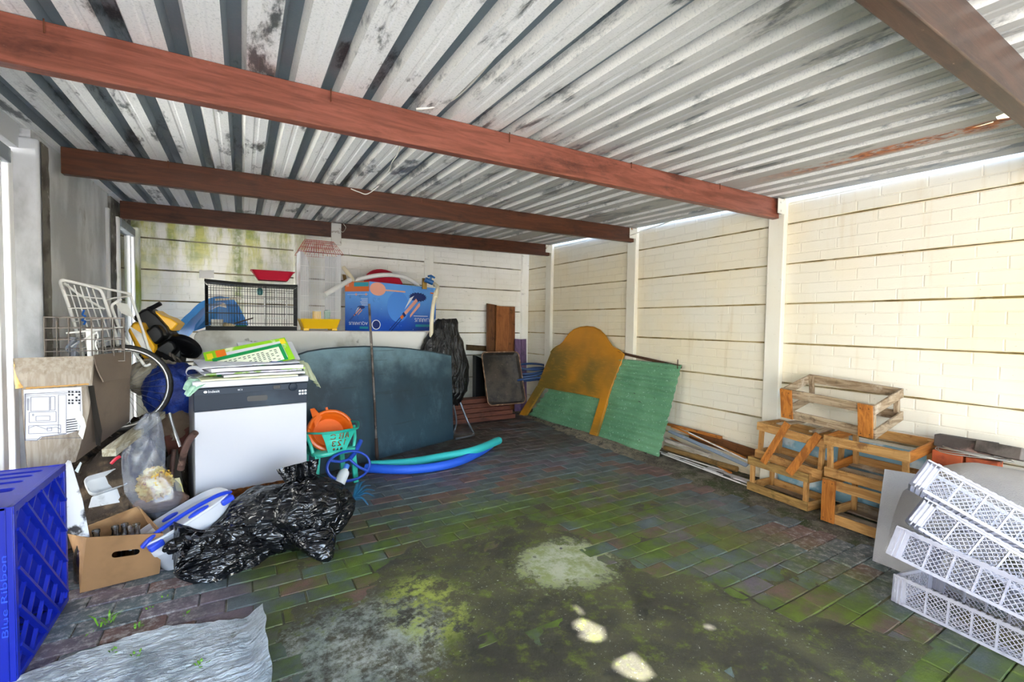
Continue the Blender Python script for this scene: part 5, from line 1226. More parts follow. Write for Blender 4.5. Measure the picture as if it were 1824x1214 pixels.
# rake head, bottle, racket hoop, toy chair, orange toy
rk_m = M('rake_blue', '#1b5576', .35, layers=[('#102a3a', 6, .5, .65)])
rk = thing('rake_head', 'dark blue plastic rake head with curved tines by the bin bag', 'rake', PZ(640, 890, 0))
hub = PZ(630, 888, .05)
MB().tube([hub+Vector((-.06, .02, .03)), hub, hub+Vector((.05, -.01, .0))], [.016, .022, .012], 8, flat=.6).build('hub', rk_m, rk, smooth=50)
for k, (x, y, z) in enumerate(((640, 858, .09), (650, 856, .085), (660, 864, .07), (667, 873, .055), (667, 884, .04), (656, 899, .015))):
    e = PZ(x, y, z); m = hub.lerp(e, .55)+Vector((0, 0, .03)); MB().tube(spline([hub, m, e], 5), [.012, .0115, .011, .0105, .010, .0095, .009, .008, .007, .006, .004], 6, flat=.6).build('tine', rk_m, rk, smooth=50)
bt = thing('bottle', 'white plastic bottle with a blue cap leaning behind the bin bag', 'bottle', PY(612, 852, 3.40))
A_ = PY(604, 862, 3.34); B_ = PY(618, 829, 3.42); dv = (B_-A_).normalized(); TB = basis(A_, frame(dv)[0], frame(dv)[1])
MB().lathe([(.034, -.02), (.040, 0), (.040, .085), (.034, .10), (.018, .115), (.018, .13)], 20, TB, sy=.75).build('body', M('white_bottle', '#dedfdc', .4), bt, smooth=40)
MB().lathe([(.019, .118), (.020, .15), (.017, .153)], 16, TB).build('cap', M('blue_cap', '#4b7fd0', .4), bt, smooth=40)
MB().plate(ck(0, .03, .026, 18, .032), [], .001, TB @ Matrix(((1, 0, 0, 0), (0, 0, -1, -.0302), (0, 1, 0, .02), (0, 0, 0, 1)))).build('label', M('bottle_label', '#9db0a0', .6), bt)
rq = M('royal_blue_plastic', '#2346a8', .35)
rh = thing('toy_racket', 'blue plastic toy racket hoop propped in front of the turquoise chair', 'toy', PY(622, 850, 3.42))
cR = PY(622, 829, 3.42); xr_, yr_ = Vector((.93, .25, -.13)).normalized(), Vector((.1, .35, .93)).normalized()
rpts = [cR+xr_*(.165*math.cos(t))+yr_*(.105*math.sin(t)) for t in [2*PI*i/40 for i in range(40)]]
MB().tube(rpts, .009, 8, closed=True, flat=1.3).build('hoop', rq, rh, smooth=60)
fk = cR+xr_*.0+yr_*.045
MB().tube([PY(643, 784, 3.56), PY(632, 806, 3.50), fk], .017, 10).build('handle', rq, rh, smooth=60)
for e_ in (rpts[17], rpts[37]): MB().tube(spline([fk, fk.lerp(e_, .5)-yr_*.012, e_], 5), .010, 8).build('fork', rq, rh, smooth=60)
# toy chair seen from behind
tq = M('turquoise_plastic', '#25a890', .35, layers=[('#46c7ae', 3, .5, .7)])
cx_, cy_, cz_ = .585, 3.47, 0
ch = thing('toy_chair', 'turquoise child chair with ABC 123 cut through its back, seen from behind', 'chair', (cx_, cy_+.12, 0), None)
TC = Matrix.Translation((cx_, cy_, 0)) @ Matrix.Rotation(.20, 4, 'Z')
def bk(p):      # plate x across, y up -> curved back
    x, y, z = p; s = y/.17
    return TC @ Vector((x*(.82+.36*s), -.015 - .05*s + .9*x*x + (.0045-z), .262+y))
def st(*l): return [list(map(lambda q: (q[0], q[1]), k)) for k in l]
def glyphs():
    H_ = []
    def sh(pts, ox, oy, s): H_.append([(-(ox+s*x), oy+s*y) for x, y in reversed(pts)])
    s = .044; y1, y2, y3 = .100, .046, .014
    # A, B, C (mirrored when seen from behind)
    sh([(0, 0), (.18, 0), (.42, .95), (.30, 1.0)], -.072, y1, s); sh([(.52, 0), (.72, 0), (.60, .9), (.48, 1.0), (.44, .92)], -.072, y1, s); sh([(.29, .28), (.44, .28), (.42, .42), (.32, .42)], -.072, y1, s)
    sh([(0, 0), (.16, 0), (.16, 1), (0, 1)], -.030, y1, s); sh([(.26, 0), (.62, 0), (.74, .22), (.62, .44), (.26, .44), (.26, .34), (.5, .34), (.56, .22), (.5, .1), (.26, .1)], -.030, y1, s)
    sh([(.26, .54), (.60, .54), (.70, .76), (.58, 1), (.26, 1), (.26, .9), (.48, .9), (.54, .76), (.46, .64), (.26, .64)], -.030, y1, s)
    sh([(.05, .3), (.25, .05), (.6, 0), (.9, .15), (.9, .33), (.6, .18), (.32, .2), (.2, .42)], .018, y1, s); sh([(.05, .68), (.2, .58), (.32, .8), (.6, .82), (.9, .68), (.9, .85), (.6, 1.0), (.25, .95)], .018, y1, s)
    sh([(.2, 0), (.38, 0), (.38, 1), (.22, 1), (.02, .8), (.2, .8)], -.060, y2, s)
    sh([(0, 0), (.66, 0), (.66, .16), (.28, .16), (.62, .55), (.64, .8), (.45, 1), (.12, 1), (0, .8), (.14, .72), (.22, .84), (.42, .84), (.48, .72), (.42, .55), (0, .14)], -.024, y2, s)
    sh([(0, .2), (.14, .02), (.5, 0), (.68, .2), (.66, .42), (.54, .52), (.66, .62), (.66, .84), (.5, 1), (.14, .98), (.02, .82), (.16, .74), (.24, .84), (.44, .84), (.5, .72), (.42, .6), (.26, .58), (.26, .46), (.44, .44), (.5, .3), (.42, .16), (.24, .16), (.14, .28)], .018, y2, s)
    sh([(0, 0), (.42, 0), (.42, .4), (0, .4)], -.040, y3, s); sh([(0, 0), (.5, 0), (.25, .48)], -.008, y3, s)
    sh([(.25+.24*math.cos(t), .22+.24*math.sin(t)) for t in [2*PI*i/10 for i in range(10)]], .020, y3, s)
    return H_
ol = [(-.080, .0), (-.03, -.004), (.03, -.004), (.080, .0), (.088, .05), (.096, .10), (.107, .15), (.06, .160), (0, .163), (-.06, .160), (-.107, .15), (-.096, .10), (-.088, .05)]
bkp = MB().plate([(x, y) for x, y in ol], glyphs(), .0055, bend=bk); bkp.build('backrest', tq, ch, smooth=40)
rim = [bk((x, .158+.008*abs(x)*4, .003)) for x in [-.115+.23*i/16 for i in range(17)]]
l_e = TC @ Vector((-.185, .10, .405)); r_e = TC @ Vector((.20, .10, .435))
MB().tube(spline([TC @ Vector((-.175, .20, .39)), l_e]+rim[::4]+[r_e, TC @ Vector((.19, .20, .42))], 6), .011, 8, flat=.7).build('top_rail', tq, ch, smooth=60)
MB().loft([[TC @ Vector((x*s_, y*s_+.13, z)) for x, y in rrect(.32, .29, .06)] for s_, z in ((.97, .238), (1, .246), (1, .262), (.96, .268))]).build('seat', tq, ch, smooth=45)
for (x, y) in ((-.13, .02), (.13, .02), (-.13, .25), (.13, .25)):
    sx_ = 1 if x > 0 else -1
    MB().loft([[TC @ Vector((x+sx_*.018*(1-t)+dx, y+(.0 if y > .1 else -.012*(1-t))+dy, .25*t)) for dx, dy in ((-.019, -.014), (.019, -.014), (.019, .014), (-.019, .014))] for t in (0.0, .5, 1)]).build('leg', tq, ch, bevel=.003)
for s_ in (-1, 1): MB().tube([TC @ Vector((s_*.15, .05, .262)), TC @ Vector((s_*.165, .06, .33)), TC @ Vector((s_*.18, .12, .405))], .013, 8).build('arm_support', tq, ch, smooth=50)
org = M('orange_plastic', '#e06414', .35, layers=[('#b94a0c', 4, .55, .72)])
ot = thing('orange_toy', 'orange plastic dish toy with a raised rim sitting in the turquoise chair', 'toy', TC @ Vector((0, .14, .27)))
TO = basis(TC @ Vector((.0, .115, .395)), (1, .18, .05), (-.1, .42, .9))
MB().lathe([(.03, -.055), (.11, -.05), (.125, -.02), (.132, -.004), (.150, .012), (.165, .008), (.170, -.006), (.160, -.010), (.14, -.03), (.12, -.062)], 40, TO, sx=1.0, sy=.92).build('dish', org, ot, smooth=45)
MB().tube([TO @ Vector((.155*math.cos(t), .143*math.sin(t), .016)) for t in [.3+2.6*i/16 for i in range(17)]], .014, 10).build('handle_rim', org, ot, smooth=60)
MB().loft([[PY(552, 728, 3.62), PY(560, 726, 3.62), PY(574, 742, 3.58), PY(562, 762, 3.56)], [PY(552, 728, 3.645), PY(560, 726, 3.645), PY(574, 742, 3.605), PY(562, 762, 3.585)]]).build('fin', org, ot, bevel=.004)
MB().tube([TO @ Vector((0, .145, .015)), TO @ Vector((-.005, .175, .02))], .010, 8).build('peg', org, ot, smooth=50)
# ================================================================== LEFT: boxes, baskets, mower and the junk by the window
junk_m = M('rubbish_earth', '#3a2f26', .95, layers=[('#6b5a48', 9, .5, .64), ('#1f1914', 5, .55, .7), ('#8a8276', 24, .64, .7)], bump=(30, .8, .03))
jk = MB()
def jf(u, v):
    x, y = XL+.01+.62*u, 2.92+1.55*v
    e = min(1, u*9)*1.0*min(1, (1-u)*3.2)*min(1, v*6)*min(1, (1-v)*6)
    return (x, y, max(.002, (.50*min(1, (1-u)*3.2)*min(1, v*5+.25)*min(1, (1-v)*5+.1))*(.9+.28*nz(x*7, y*5))+.035*nz(x*22, y*22)))
jk.grid(jf, 40, 60); o = jk.build('rubble_heap', junk_m, smooth=70); o['label'] = 'dark heap of rubbish and earth under the big cardboard box'; o['category'] = 'heap'; o['kind'] = 'stuff'
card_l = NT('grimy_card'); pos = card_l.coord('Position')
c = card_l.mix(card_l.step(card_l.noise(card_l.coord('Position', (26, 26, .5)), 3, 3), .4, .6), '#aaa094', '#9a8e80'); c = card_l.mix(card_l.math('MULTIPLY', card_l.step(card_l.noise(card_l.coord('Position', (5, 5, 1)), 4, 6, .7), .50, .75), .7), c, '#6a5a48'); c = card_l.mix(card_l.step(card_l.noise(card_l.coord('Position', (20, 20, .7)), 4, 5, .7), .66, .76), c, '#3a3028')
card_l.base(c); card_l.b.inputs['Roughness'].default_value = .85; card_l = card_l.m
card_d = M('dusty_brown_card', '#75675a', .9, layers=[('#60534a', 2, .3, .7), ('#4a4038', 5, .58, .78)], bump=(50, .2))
tape = M('dark_tape', '#2b2723', .5); edge_card = M('card_edge', '#c79a5c', .9)
def quadp(q): return [Vector(p) for p in q]
bxs = thing('cardboard_box', 'big grimy cardboard box with folded-down flaps and a line drawing label by the window', 'box', (-.70, 3.0, .45))
fl_t, fr_t = PY(36, 652, 2.86), PY(168, 640, 2.92); fl_b, fr_b = PY(50, 845, 2.80), PY(134, 822, 2.90)
rr_t, rr_b = PY(231, 632, 3.22), PY(230, 750, 3.20); fr_m = PY(158, 735, 2.86); fl_m = PY(42, 750, 2.81); rr_m = PY(231, 695, 3.20)
def face(name, rows, m, th, par, smooth=50):
    """rows: list of [left, right] points from top to bottom"""
    R = [spline([r[0] for r in rows], 5), spline([r[1] for r in rows], 5)]; n = len(R[0])
    b = MB(); b.sheet(lambda u, v: R[0][int(round(v*(n-1)))].lerp(R[1][int(round(v*(n-1)))], u)+Vector((0, -.010*math.sin(u*PI)*math.sin(v*PI), 0)), 10, n-1, th)
    return b.build(name, m, par, smooth=smooth)
def face(name, rows, m, th, par, smooth=50):
    A, B = spline([r[0] for r in rows], 5), spline([r[1] for r in rows], 5); n = len(A)-1
    def f(u, v):
        t = min(v*n, n-1e-6); i = int(t); k = t-i
        return A[i].lerp(A[i+1], k).lerp(B[i].lerp(B[i+1], k), u)+Vector((0, -.012*math.sin(u*PI)*math.sin(v*PI)+.004*nz(u*6, v*6), 0))
    return MB().sheet(f, 12, n*2, th).build(name, m, par, smooth=smooth)
face('front_panel', [[fl_t, fr_t], [fl_m, fr_m], [fl_b, fr_b]], card_l, .004, bxs)
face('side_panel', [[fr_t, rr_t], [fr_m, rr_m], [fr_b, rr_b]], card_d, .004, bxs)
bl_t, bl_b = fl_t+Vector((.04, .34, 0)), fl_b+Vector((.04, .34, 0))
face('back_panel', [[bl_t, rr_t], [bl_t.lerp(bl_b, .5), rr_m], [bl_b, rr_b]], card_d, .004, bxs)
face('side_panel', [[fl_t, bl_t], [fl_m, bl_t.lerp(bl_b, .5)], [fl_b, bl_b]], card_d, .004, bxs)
f0 = face('front_flap', [[PY(23, 638, 2.845), PY(166, 634, 2.90)], [PY(28, 665, 2.80), PY(164, 660, 2.855)], [PY(42, 690, 2.785), PY(161, 682, 2.84)]], card_l, .005, bxs)
cre = MB().tube([PY(46+5.6*i, 691-.37*i+.5*math.sin(i*2.6), 2.783+.0028*i) for i in range(21)], .004, 5).build('corrugated_edge', edge_card, f0)
face('side_flap', [[PY(166, 632, 2.92), PY(233, 626, 3.20)], [PY(172, 655, 2.87), PY(233, 648, 3.15)], [PY(184, 680, 2.85), PY(231, 672, 3.13)]], card_d, .005, bxs)
face('torn_corner', [[PY(25, 644, 2.83), PY(30, 668, 2.80)], [PY(26, 668, 2.82), PY(40, 682, 2.795)], [PY(28, 692, 2.82), PY(43, 690, 2.80)]], edge_card, .003, bxs)
def on_front(u, v):      # a point of the front panel seen from outside, u right, v down from the top edge
    return fl_t.lerp(fr_t, u).lerp(fl_b.lerp(fr_b, u), v)
n_f = (fr_t-fl_t).cross(fl_b-fl_t).normalized(); n_f = n_f if n_f.y < 0 else -n_f
lab_m = M('label_paper', '#d2d4dc', .6, layers=[('#bfc0c6', 5, .55, .7)]); ink = M('label_ink', '#4b4f66', .6); inkd = M('label_ink_dark', '#22232c', .6)
def lq(pts, off_, name, m, th=.001):
    P = [PY(x, y, 0) for x, y in []]
    Q = []
    for x, y in pts:
        d_ = ray(x, y); t = (fl_m-EYE).dot(nl)/d_.dot(nl); Q.append(EYE+d_*t+nl*off_)
    return MB().loft([Q, [p+nl*th for p in Q]]).build(name, m, lb)
lp0, lp1, lp2 = PY(42, 692, 2.775), PY(147, 689, 2.825), PY(46, 784, 2.765)
nl = (lp1-lp0).cross(lp2-lp0).normalized(); nl = nl if nl.y < 0 else -nl; fl_m = lp0
lb = MB().loft([[PN(x, y, lp0, nl) for x, y in ((42, 694), (145, 689), (147, 735), (146, 764), (118, 773), (75, 778), (68, 784), (46, 785))], [PN(x, y, lp0, nl)+nl*.0012 for x, y in ((42, 694), (145, 689), (147, 735), (146, 764), (118, 773), (75, 778), (68, 784), (46, 785))]]).build('label', lab_m, bxs)
lines = MB()
def ln(pts, w=.0016, closed=False):
    P = [PN(x, y, lp0, nl)+nl*.0018 for x, y in pts]
    if closed: P.append(P[0])
    for a_, b_ in zip(P, P[1:]): lines.bar(a_, b_, w, .0006, nl)
rectp = lambda x0, y0, x1, y1: [(x0, y0), (x1, y0-.03*(x1-x0)), (x1, y1-.03*(x1-x0)), (x0, y1)]
for r4 in ((45, 701, 143, 782), (55, 707, 88, 732), (90, 706, 98, 730), (52, 734, 100, 752), (64, 741, 89, 749), (51, 758, 108, 772), (84, 761, 92, 767), (104, 703, 118, 772), (49, 710, 51, 730), (58, 737, 60, 740)): ln(rectp(*r4), closed=True)
ln([(45, 701), (45, 784), (66, 784), (72, 778), (118, 772)], .0024); ln([(52, 762), (64, 757), (82, 764), (100, 760), (108, 764)]); ln([(44, 702), (143, 694)], .0012); ln([(44, 705), (120, 700)], .0012)
lines.build('line_drawing', ink, lb, kind='stuff')
dkb = MB()
for i in range(5):
    for x in (121, 127, 134, 139):
        P = [PN(x+dx, y+dy, lp0, nl)+nl*.0018 for dx, dy, y in ((0, 0, 696+5*i), (4, -.2, 696+5*i), (4.2, 3.2, 696+5*i), (.5, 3.4, 696+5*i))]
        if (i+x) % 3: dkb.loft([P, [p+nl*.0004 for p in P]])
for i in range(6):
    P = [PN(x, y, lp0, nl)+nl*.0018 for x, y in ((118.5, 747+4.2*i), (138, 744.5+4.2*i), (138, 746+4.2*i), (118.5, 749+4.2*i))]; dkb.loft([P, [p+nl*.0004 for p in P]])
dkb.build('print_blocks', inkd, lb, kind='stuff')
tn = [(120, 732), (140, 726), (150, 745), (153, 758), (147, 782), (139, 772), (143, 758), (134, 745)]
P = [PN(x, y, lp0, nl)+nl*(.003+.010*((x-118)/35)) for x, y in tn]; MB().loft([P, [p+nl*.001 for p in P]]).build('torn_strip', M('torn_paper', '#c9c7be', .7), lb)
P = [PY(x, y, yy) for x, y, yy in ((154, 686, 2.865), (164, 685, 2.90), (169, 715, 2.92), (179, 765, 2.96), (176, 792, 2.96), (168, 790, 2.94), (162, 735, 2.90))]
MB().loft([[p+Vector((.012, -.030, 0)) for p in P], [p+Vector((.013, -.033, 0)) for p in P]]).build('tape', tape, bxs)

# ---- wire basket standing in the box, white trolley frames behind
gw = M('grey_basket_wire', '#6b635c', .5, .5, layers=[('#3b332d', 14, .5, .65)])
def basket(name, label, c, size, nx, ny, nzv, m, rotz=0, r=.0026, top=.004):
    w, d, h = size; T = Matrix.Translation(Vector(c)) @ Matrix.Rotation(rotz, 4, 'Z'); t = thing(name, label, 'basket', c)
    R4 = lambda z, s=1: [T @ Vector((x*w/2*s, y*d/2*s, z)) for x, y in ((-1, -1), (1, -1), (1, 1), (-1, 1))]
    MB().tube(R4(h), top, 6, closed=True).build('rim', m, t, smooth=60)
    b = MB()
    for i in range(nzv): b.tube(R4(h*(i+.0)/nzv+.004), r, 5, closed=True)
    for i in range(nx+1):
        x = -w/2+w*i/nx
        b.tube([T @ Vector((x, -d/2, h)), T @ Vector((x, -d/2, .003)), T @ Vector((x, d/2, .003)), T @ Vector((x, d/2, h))], r, 5)
    for j in range(1, ny):
        y = -d/2+d*j/ny
        b.tube([T @ Vector((-w/2, y, h)), T @ Vector((-w/2, y, .003)), T @ Vector((w/2, y, .003)), T @ Vector((w/2, y, h))], r, 5)
    b.build('wires', m, t, kind='stuff'); return t
g0, g1 = PY(73, 568, 3.02), PY(212, 552, 3.14)
basket('wire_basket', 'grey wire basket standing in the top of the big cardboard box', ((g0.x+g1.x)/2, (g0.y+g1.y)/2+.06, .985), (.29, .24, g0.z-.985+.01), 7, 5, 4, gw, .22)
tw = M('white_trolley_tube', '#e4e4e2', .45, layers=[('#7a5034', 9, .64, .72), ('#b5b3ae', 5, .5, .7)])
tf = thing('trolley_frame', 'white tubular trolley frame leaning above the cardboard box, its mesh back rusty', 'trolley', PY(150, 640, 3.3))
yy0, yy1 = 3.34, 3.50
MB().tube(spline([PY(152, 650, yy0-.12), PY(135, 585, yy0-.04), PY(118, 532, yy0), PY(108, 506, yy0+.01), PY(110, 499, yy0+.01), PY(120, 500, yy0+.02), PY(150, 507, yy0+.06), PY(172, 513, yy0+.10), PY(181, 520, yy0+.11), PY(190, 545, yy0+.10), PY(203, 585, yy0+.06), PY(210, 615, yy0)], 6), .0085, 8).build('tube_frame', tw, tf, smooth=60)
MB().tube(spline([PY(110, 500, yy0+.02), PY(160, 508, yy0+.12), PY(232, 523, yy0+.30)], 4), .007, 8).build('side_rail', tw, tf, smooth=60)
MB().tube([PY(113, 503, yy0+.02), PY(135, 520, yy0+.06), PY(155, 533, yy0+.10), PY(186, 551, yy0+.14)], .007, 8).build('cross_tube', tw, tf, smooth=60)
MB().tube([PY(187, 534, yy0+.16), PY(205, 530, yy0+.22), PY(234, 527, yy0+.30)], .007, 8, flat=.6).build('side_rail', tw, tf, smooth=60)
gb = MB()
for k in range(5):
    u = (k+1)/6; gb.tube([PY(110+66*u, 503+13*u, yy0+.01+.1*u), PY(136+68*u, 590+4*u, yy0-.05+.1*u), PY(150+62*u, 640-12*u, yy0-.12+.1*u)], .0032, 5)
for k in range(5):
    v = (k+.6)/5.4; gb.tube([PY(108+42*v, 510+130*v, yy0+.01-.13*v), PY(179+32*v, 521+95*v, yy0+.11-.12*v)], .0032, 5)
gb.build('mesh_back', tw, tf, kind='stuff')
dr_ = thing('dish_rack', 'white wire rack slanting down between the trolley frame and the yellow mower', 'rack', PY(230, 640, 3.55))
MB().tube(spline([PY(215, 533, 3.58), PY(207, 538, 3.56), PY(199, 545, 3.55), PY(204, 562, 3.54), PY(220, 600, 3.50), PY(240, 628, 3.47), PY(252, 643, 3.45), PY(259, 651, 3.45), PY(268, 648, 3.46)], 6), .0085, 8).build('tube_frame', tw, dr_, smooth=60)
MB().tube(spline([PY(232, 525, 3.66), PY(243, 555, 3.62), PY(255, 590, 3.56), PY(268, 632, 3.50)], 5), .0075, 8).build('tube_frame', tw, dr_, smooth=60)
gb = MB()
for k in range(9):
    a_ = PY(205+2.6*k, 537+.5*k, 3.57+.008*k); b_ = PY(212+3.2*k+42, 600+3*k+20, 3.50+.004*k)
    gb.tube([a_.lerp(b_, .52), b_], .0028, 5)
    gb.tube([a_, a_.lerp(b_, .25)], .0028, 5)
gb.build('mesh_back', tw, dr_, kind='stuff')
st_ = thing('metal_stand', 'white post with thin cross rods standing in the cardboard box', 'stand', PY(165, 640, 3.10))
MB().tube([PY(165, 655, 3.09), PY(160, 585, 3.10)], .017, 10).build('post', wht, st_, smooth=50)
MB().tube([PY(118, 593, 3.02), PY(165, 588, 3.06), PY(222, 582, 3.12)], .005, 6).build('rod', tw, st_, smooth=50)
MB().tube([PY(126, 617, 3.02), PY(172, 592, 3.06)], .005, 6).build('rod', tw, st_, smooth=50)
MB().tube(spline([PY(172, 590, 3.08), PY(175, 600, 3.08), PY(170, 612, 3.07), PY(174, 625, 3.07), PY(172, 640, 3.07)], 4), .0035, 6).build('hook', tw, st_, smooth=50)
tag(MB().tube(spline([PY(150, 552, 3.20), PY(147, 560, 3.20), PY(152, 563, 3.20), PY(146, 570, 3.20), PY(152, 572, 3.20), PY(149, 578, 3.20)], 4), .009, 6, flat=.5).build('ribbon', M('blue_ribbon', '#1f67c4', .5), smooth=50), 'blue ribbon knotted on the trolley frame', 'ribbon')
film = NT('clear_film'); tr2 = film.n('ShaderNodeBsdfTransparent'); gl2 = film.n('ShaderNodeBsdfGlossy'); df2 = film.n('ShaderNodeBsdfDiffuse'); df2.inputs[0].default_value = (.30, .33, .40, 1); gl2.inputs['Roughness'].default_value = .25
tr2.inputs[0].default_value = (.82, .84, .88, 1)
m1 = film.n('ShaderNodeMixShader'); m2 = film.n('ShaderNodeMixShader'); m1.inputs[0].default_value = .20; m2.inputs[0].default_value = .05
film.l(tr2.outputs[0], m1.inputs[1]); film.l(df2.outputs[0], m1.inputs[2]); film.l(m1.outputs[0], m2.inputs[1]); film.l(gl2.outputs[0], m2.inputs[2]); film.l(m2.outputs[0], film.out.inputs['Surface']); film = film.m
tag(MB().sheet(lambda u, v: PY(120+18*u+4*math.sin(v*9), 600+38*v, 3.0+.03*math.sin(u*8+v*7)), 14, 14, .001).build('plastic_wrap', film, smooth=80), 'crumpled clear plastic wrap on the wire basket', 'plastic')
# ---- bicycle wheel, canvas, blue tarp bundle
wm = M('chrome_rim', '#9c9a98', .3, .8, layers=[('#5d4a3a', 14, .6, .7)]); tyre = M('tyre_rubber', '#211f1e', .7)
cw = PY(216, 690, 3.36); xw, yw = Vector((.93, .36, -.05)).normalized(), Vector((.02, .12, 1)).normalized()
whl = thing('bicycle_wheel', 'bicycle wheel with a chrome rim wedged behind the cardboard box', 'wheel', cw+Vector((0, 0, -.23)))
MB().tube([cw+xw*(.235*math.cos(t))+yw*(.235*math.sin(t)) for t in [2*PI*i/48 for i in range(48)]], .013, 8, closed=True).build('tyre', tyre, whl, smooth=60)
MB().tube([cw+xw*(.222*math.cos(t))+yw*(.222*math.sin(t))+Vector((0, -.006, 0)) for t in [2*PI*i/48 for i in range(48)]], .010, 8, closed=True).build('rim', wm, whl, smooth=60)
MB().tube([cw-xw.cross(yw)*.04, cw+xw.cross(yw)*.04], .018, 10).build('hub', wm, whl, smooth=60)
spk = MB()
for k in range(28):
    t = 2*PI*k/28; spk.tube([cw+xw.cross(yw)*(.025*(1 if k % 2 else -1)), cw+xw*(.22*math.cos(t))+yw*(.22*math.sin(t))], .0012, 4)
spk.build('spokes', wm, whl, kind='stuff')
canv = M('pale_canvas', '#b5ad9c', .9, layers=[('#7d7566', 6, .5, .66)], bump=(70, .4))
def cloth_blob(name, label, cat, c, r, m, seed, amp=.18, fr=3.2, prof=None):
    b = MB(); rings = []
    for j in range(41):
        ph = -PI/2+PI*j/40; rr_ = []
        for i in range(56):
            th = 2*PI*i/56; d_ = Vector((math.cos(ph)*math.cos(th), math.cos(ph)*math.sin(th), math.sin(ph)))
            k = 1+amp*ridg(d_+Vector((seed, 0, 0)), fr)*.6+amp*.5*ridg(d_+Vector((0, seed, 0)), fr*2.3)
            p = Vector((d_.x*r[0], d_.y*r[1], d_.z*r[2]))*k + Vector(c)
            rr_.append(p)
        rings.append(rr_)
    b.loft(rings); return tag(b.build(name, m, smooth=75), label, cat)
blt = NT('blue_tarpaulin'); pos = blt.coord('Position'); blt.base(blt.mix(blt.step(blt.noise(pos, 9, 5, .7), .45, .7), '#102a78', '#1d46a8')); blt.b.inputs['Roughness'].default_value = .4; blt.bump(blt.noise(pos, 25, 5, .7), .6, .02); blt = blt.m
cloth_blob('tarp_bundle', 'crumpled dark blue tarpaulin bundle to the left of the dishwasher', 'tarp', PY(312, 698, 3.58), (.15, .13, .172), blt, 2.2, .16, 2.4)
cloth_blob('canvas_bundle', 'pale pleated canvas bundle under the mower', 'cloth', PY(277, 672, 3.75), (.13, .12, .11), canv, 5.5, .22, 2.8)
cloth_blob('canvas_bundle', 'brown dusty sack slumped under the blue tarpaulin bundle', 'cloth', PY(322, 762, 3.55), (.14, .12, .13), M('brown_sacking', '#6a5645', .95, layers=[('#3d3027', 5, .5, .65), ('#8f8272', 12, .6, .7)], bump=(60, .4)), 8.5, .2, 2.2)
# ---- yellow mower tipped on end
yl = M('mower_yellow', '#f0b41a', .35, layers=[('#d9930f', 4, .55, .72)]); mbk = M('mower_black', '#0b0c10', .4, layers=[('#181b20', 6, .55, .7)], spec=.25)
ym = 3.95
mo = thing('lawn_mower', 'yellow and black lawn mower tipped up behind the trolley frames', 'lawn mower', PY(300, 660, ym))
def pblk(name, pts, y0, y1, m, bev=.008):
    A_ = [PY(x, y, y0) for x, y in pts]; B_ = [p+Vector((.02, y1-y0, .0)) for p in A_]
    c0 = sum(A_, Vector())/len(A_); A2 = [c0+(p-c0)*.90+Vector((0, -.03, 0)) for p in A_]
    return MB().loft([B_, A_, A2]).build(name, m, mo, bevel=bev, smooth=40)
pblk('front_hood', [(228, 588), (238, 573), (252, 574), (262, 592), (279, 618), (276, 632), (258, 640), (243, 622)], ym-.17, ym+.0, yl)
pblk('rear_hood', [(276, 552), (290, 561), (305, 566), (320, 576), (309, 590), (292, 583), (280, 570)], ym-.02, ym+.14, yl)
pblk('engine_top', [(236, 566), (252, 552), (263, 548), (280, 560), (300, 582), (305, 596), (285, 596), (262, 590)], ym-.06, ym+.12, mbk)
pblk('air_filter', [(255, 592), (275, 577), (284, 580), (291, 588), (294, 600), (282, 612), (268, 614), (260, 606)], ym-.14, ym-.02, mbk, .012)
pblk('fuel_tank', [(274, 618), (300, 602), (312, 607), (318, 620), (306, 636), (288, 640), (277, 632)], ym-.12, ym+.0, mbk, .015)
pblk('deck', [(290, 600), (306, 592), (318, 604), (326, 620), (322, 648), (305, 660), (292, 648)], ym-.02, ym+.10, M('mower_deck', '#121417', .5))
MB().tube([PY(264, 551, ym), PY(275, 546, ym-.02), PY(286, 540, ym-.03)], .015, 10).build('handle', mbk, mo, smooth=50)
for (x, y, rx, ry, ax) in ((330, 617, .105, .045, (.70, .1, -.62)), (286, 650, .135, .05, (.62, .2, -.72))):
    cwh = PY(x, y, ym-.08); d_ = Vector(ax).normalized(); n_ = Vector((d_.z, -.75, -d_.x)).normalized(); s_ = n_.cross(d_)
    m_w = Matrix((d_, s_, n_)).transposed().to_4x4(); m_w.translation = cwh
    MB().lathe([(.03, -.022), (rx*.9, -.024), (rx, -.014), (rx, .014), (rx*.9, .024), (rx*.62, .026), (rx*.58, .018), (.03, .018)], 26, m_w).build('wheel', mbk, mo, smooth=40)
for k, yq in enumerate((608, 616, 624)):
    MB().tube([PY(248+4*k, yq, ym-.065), PY(268+3*k, yq+10, ym-.065)], .004, 5).build('vent_slot', mbk, mo)
o = MB()
for k in range(6):
    p0, p1 = PY(303+3*k, 628+2*k, ym-.15+.01*k), PY(306+4*k, 668-3*k, ym-.16+.01*k)
    o.tube(spline([p0, p0.lerp(p1, .5)+Vector((.02*math.sin(k*2), -.02, 0)), p1], 5), .007, 6)
tag(o.build('cable_tangle', M('dusty_cable', '#5e564c', .7), smooth=60), 'tangle of dusty cable hanging under the mower wheel', 'cable')
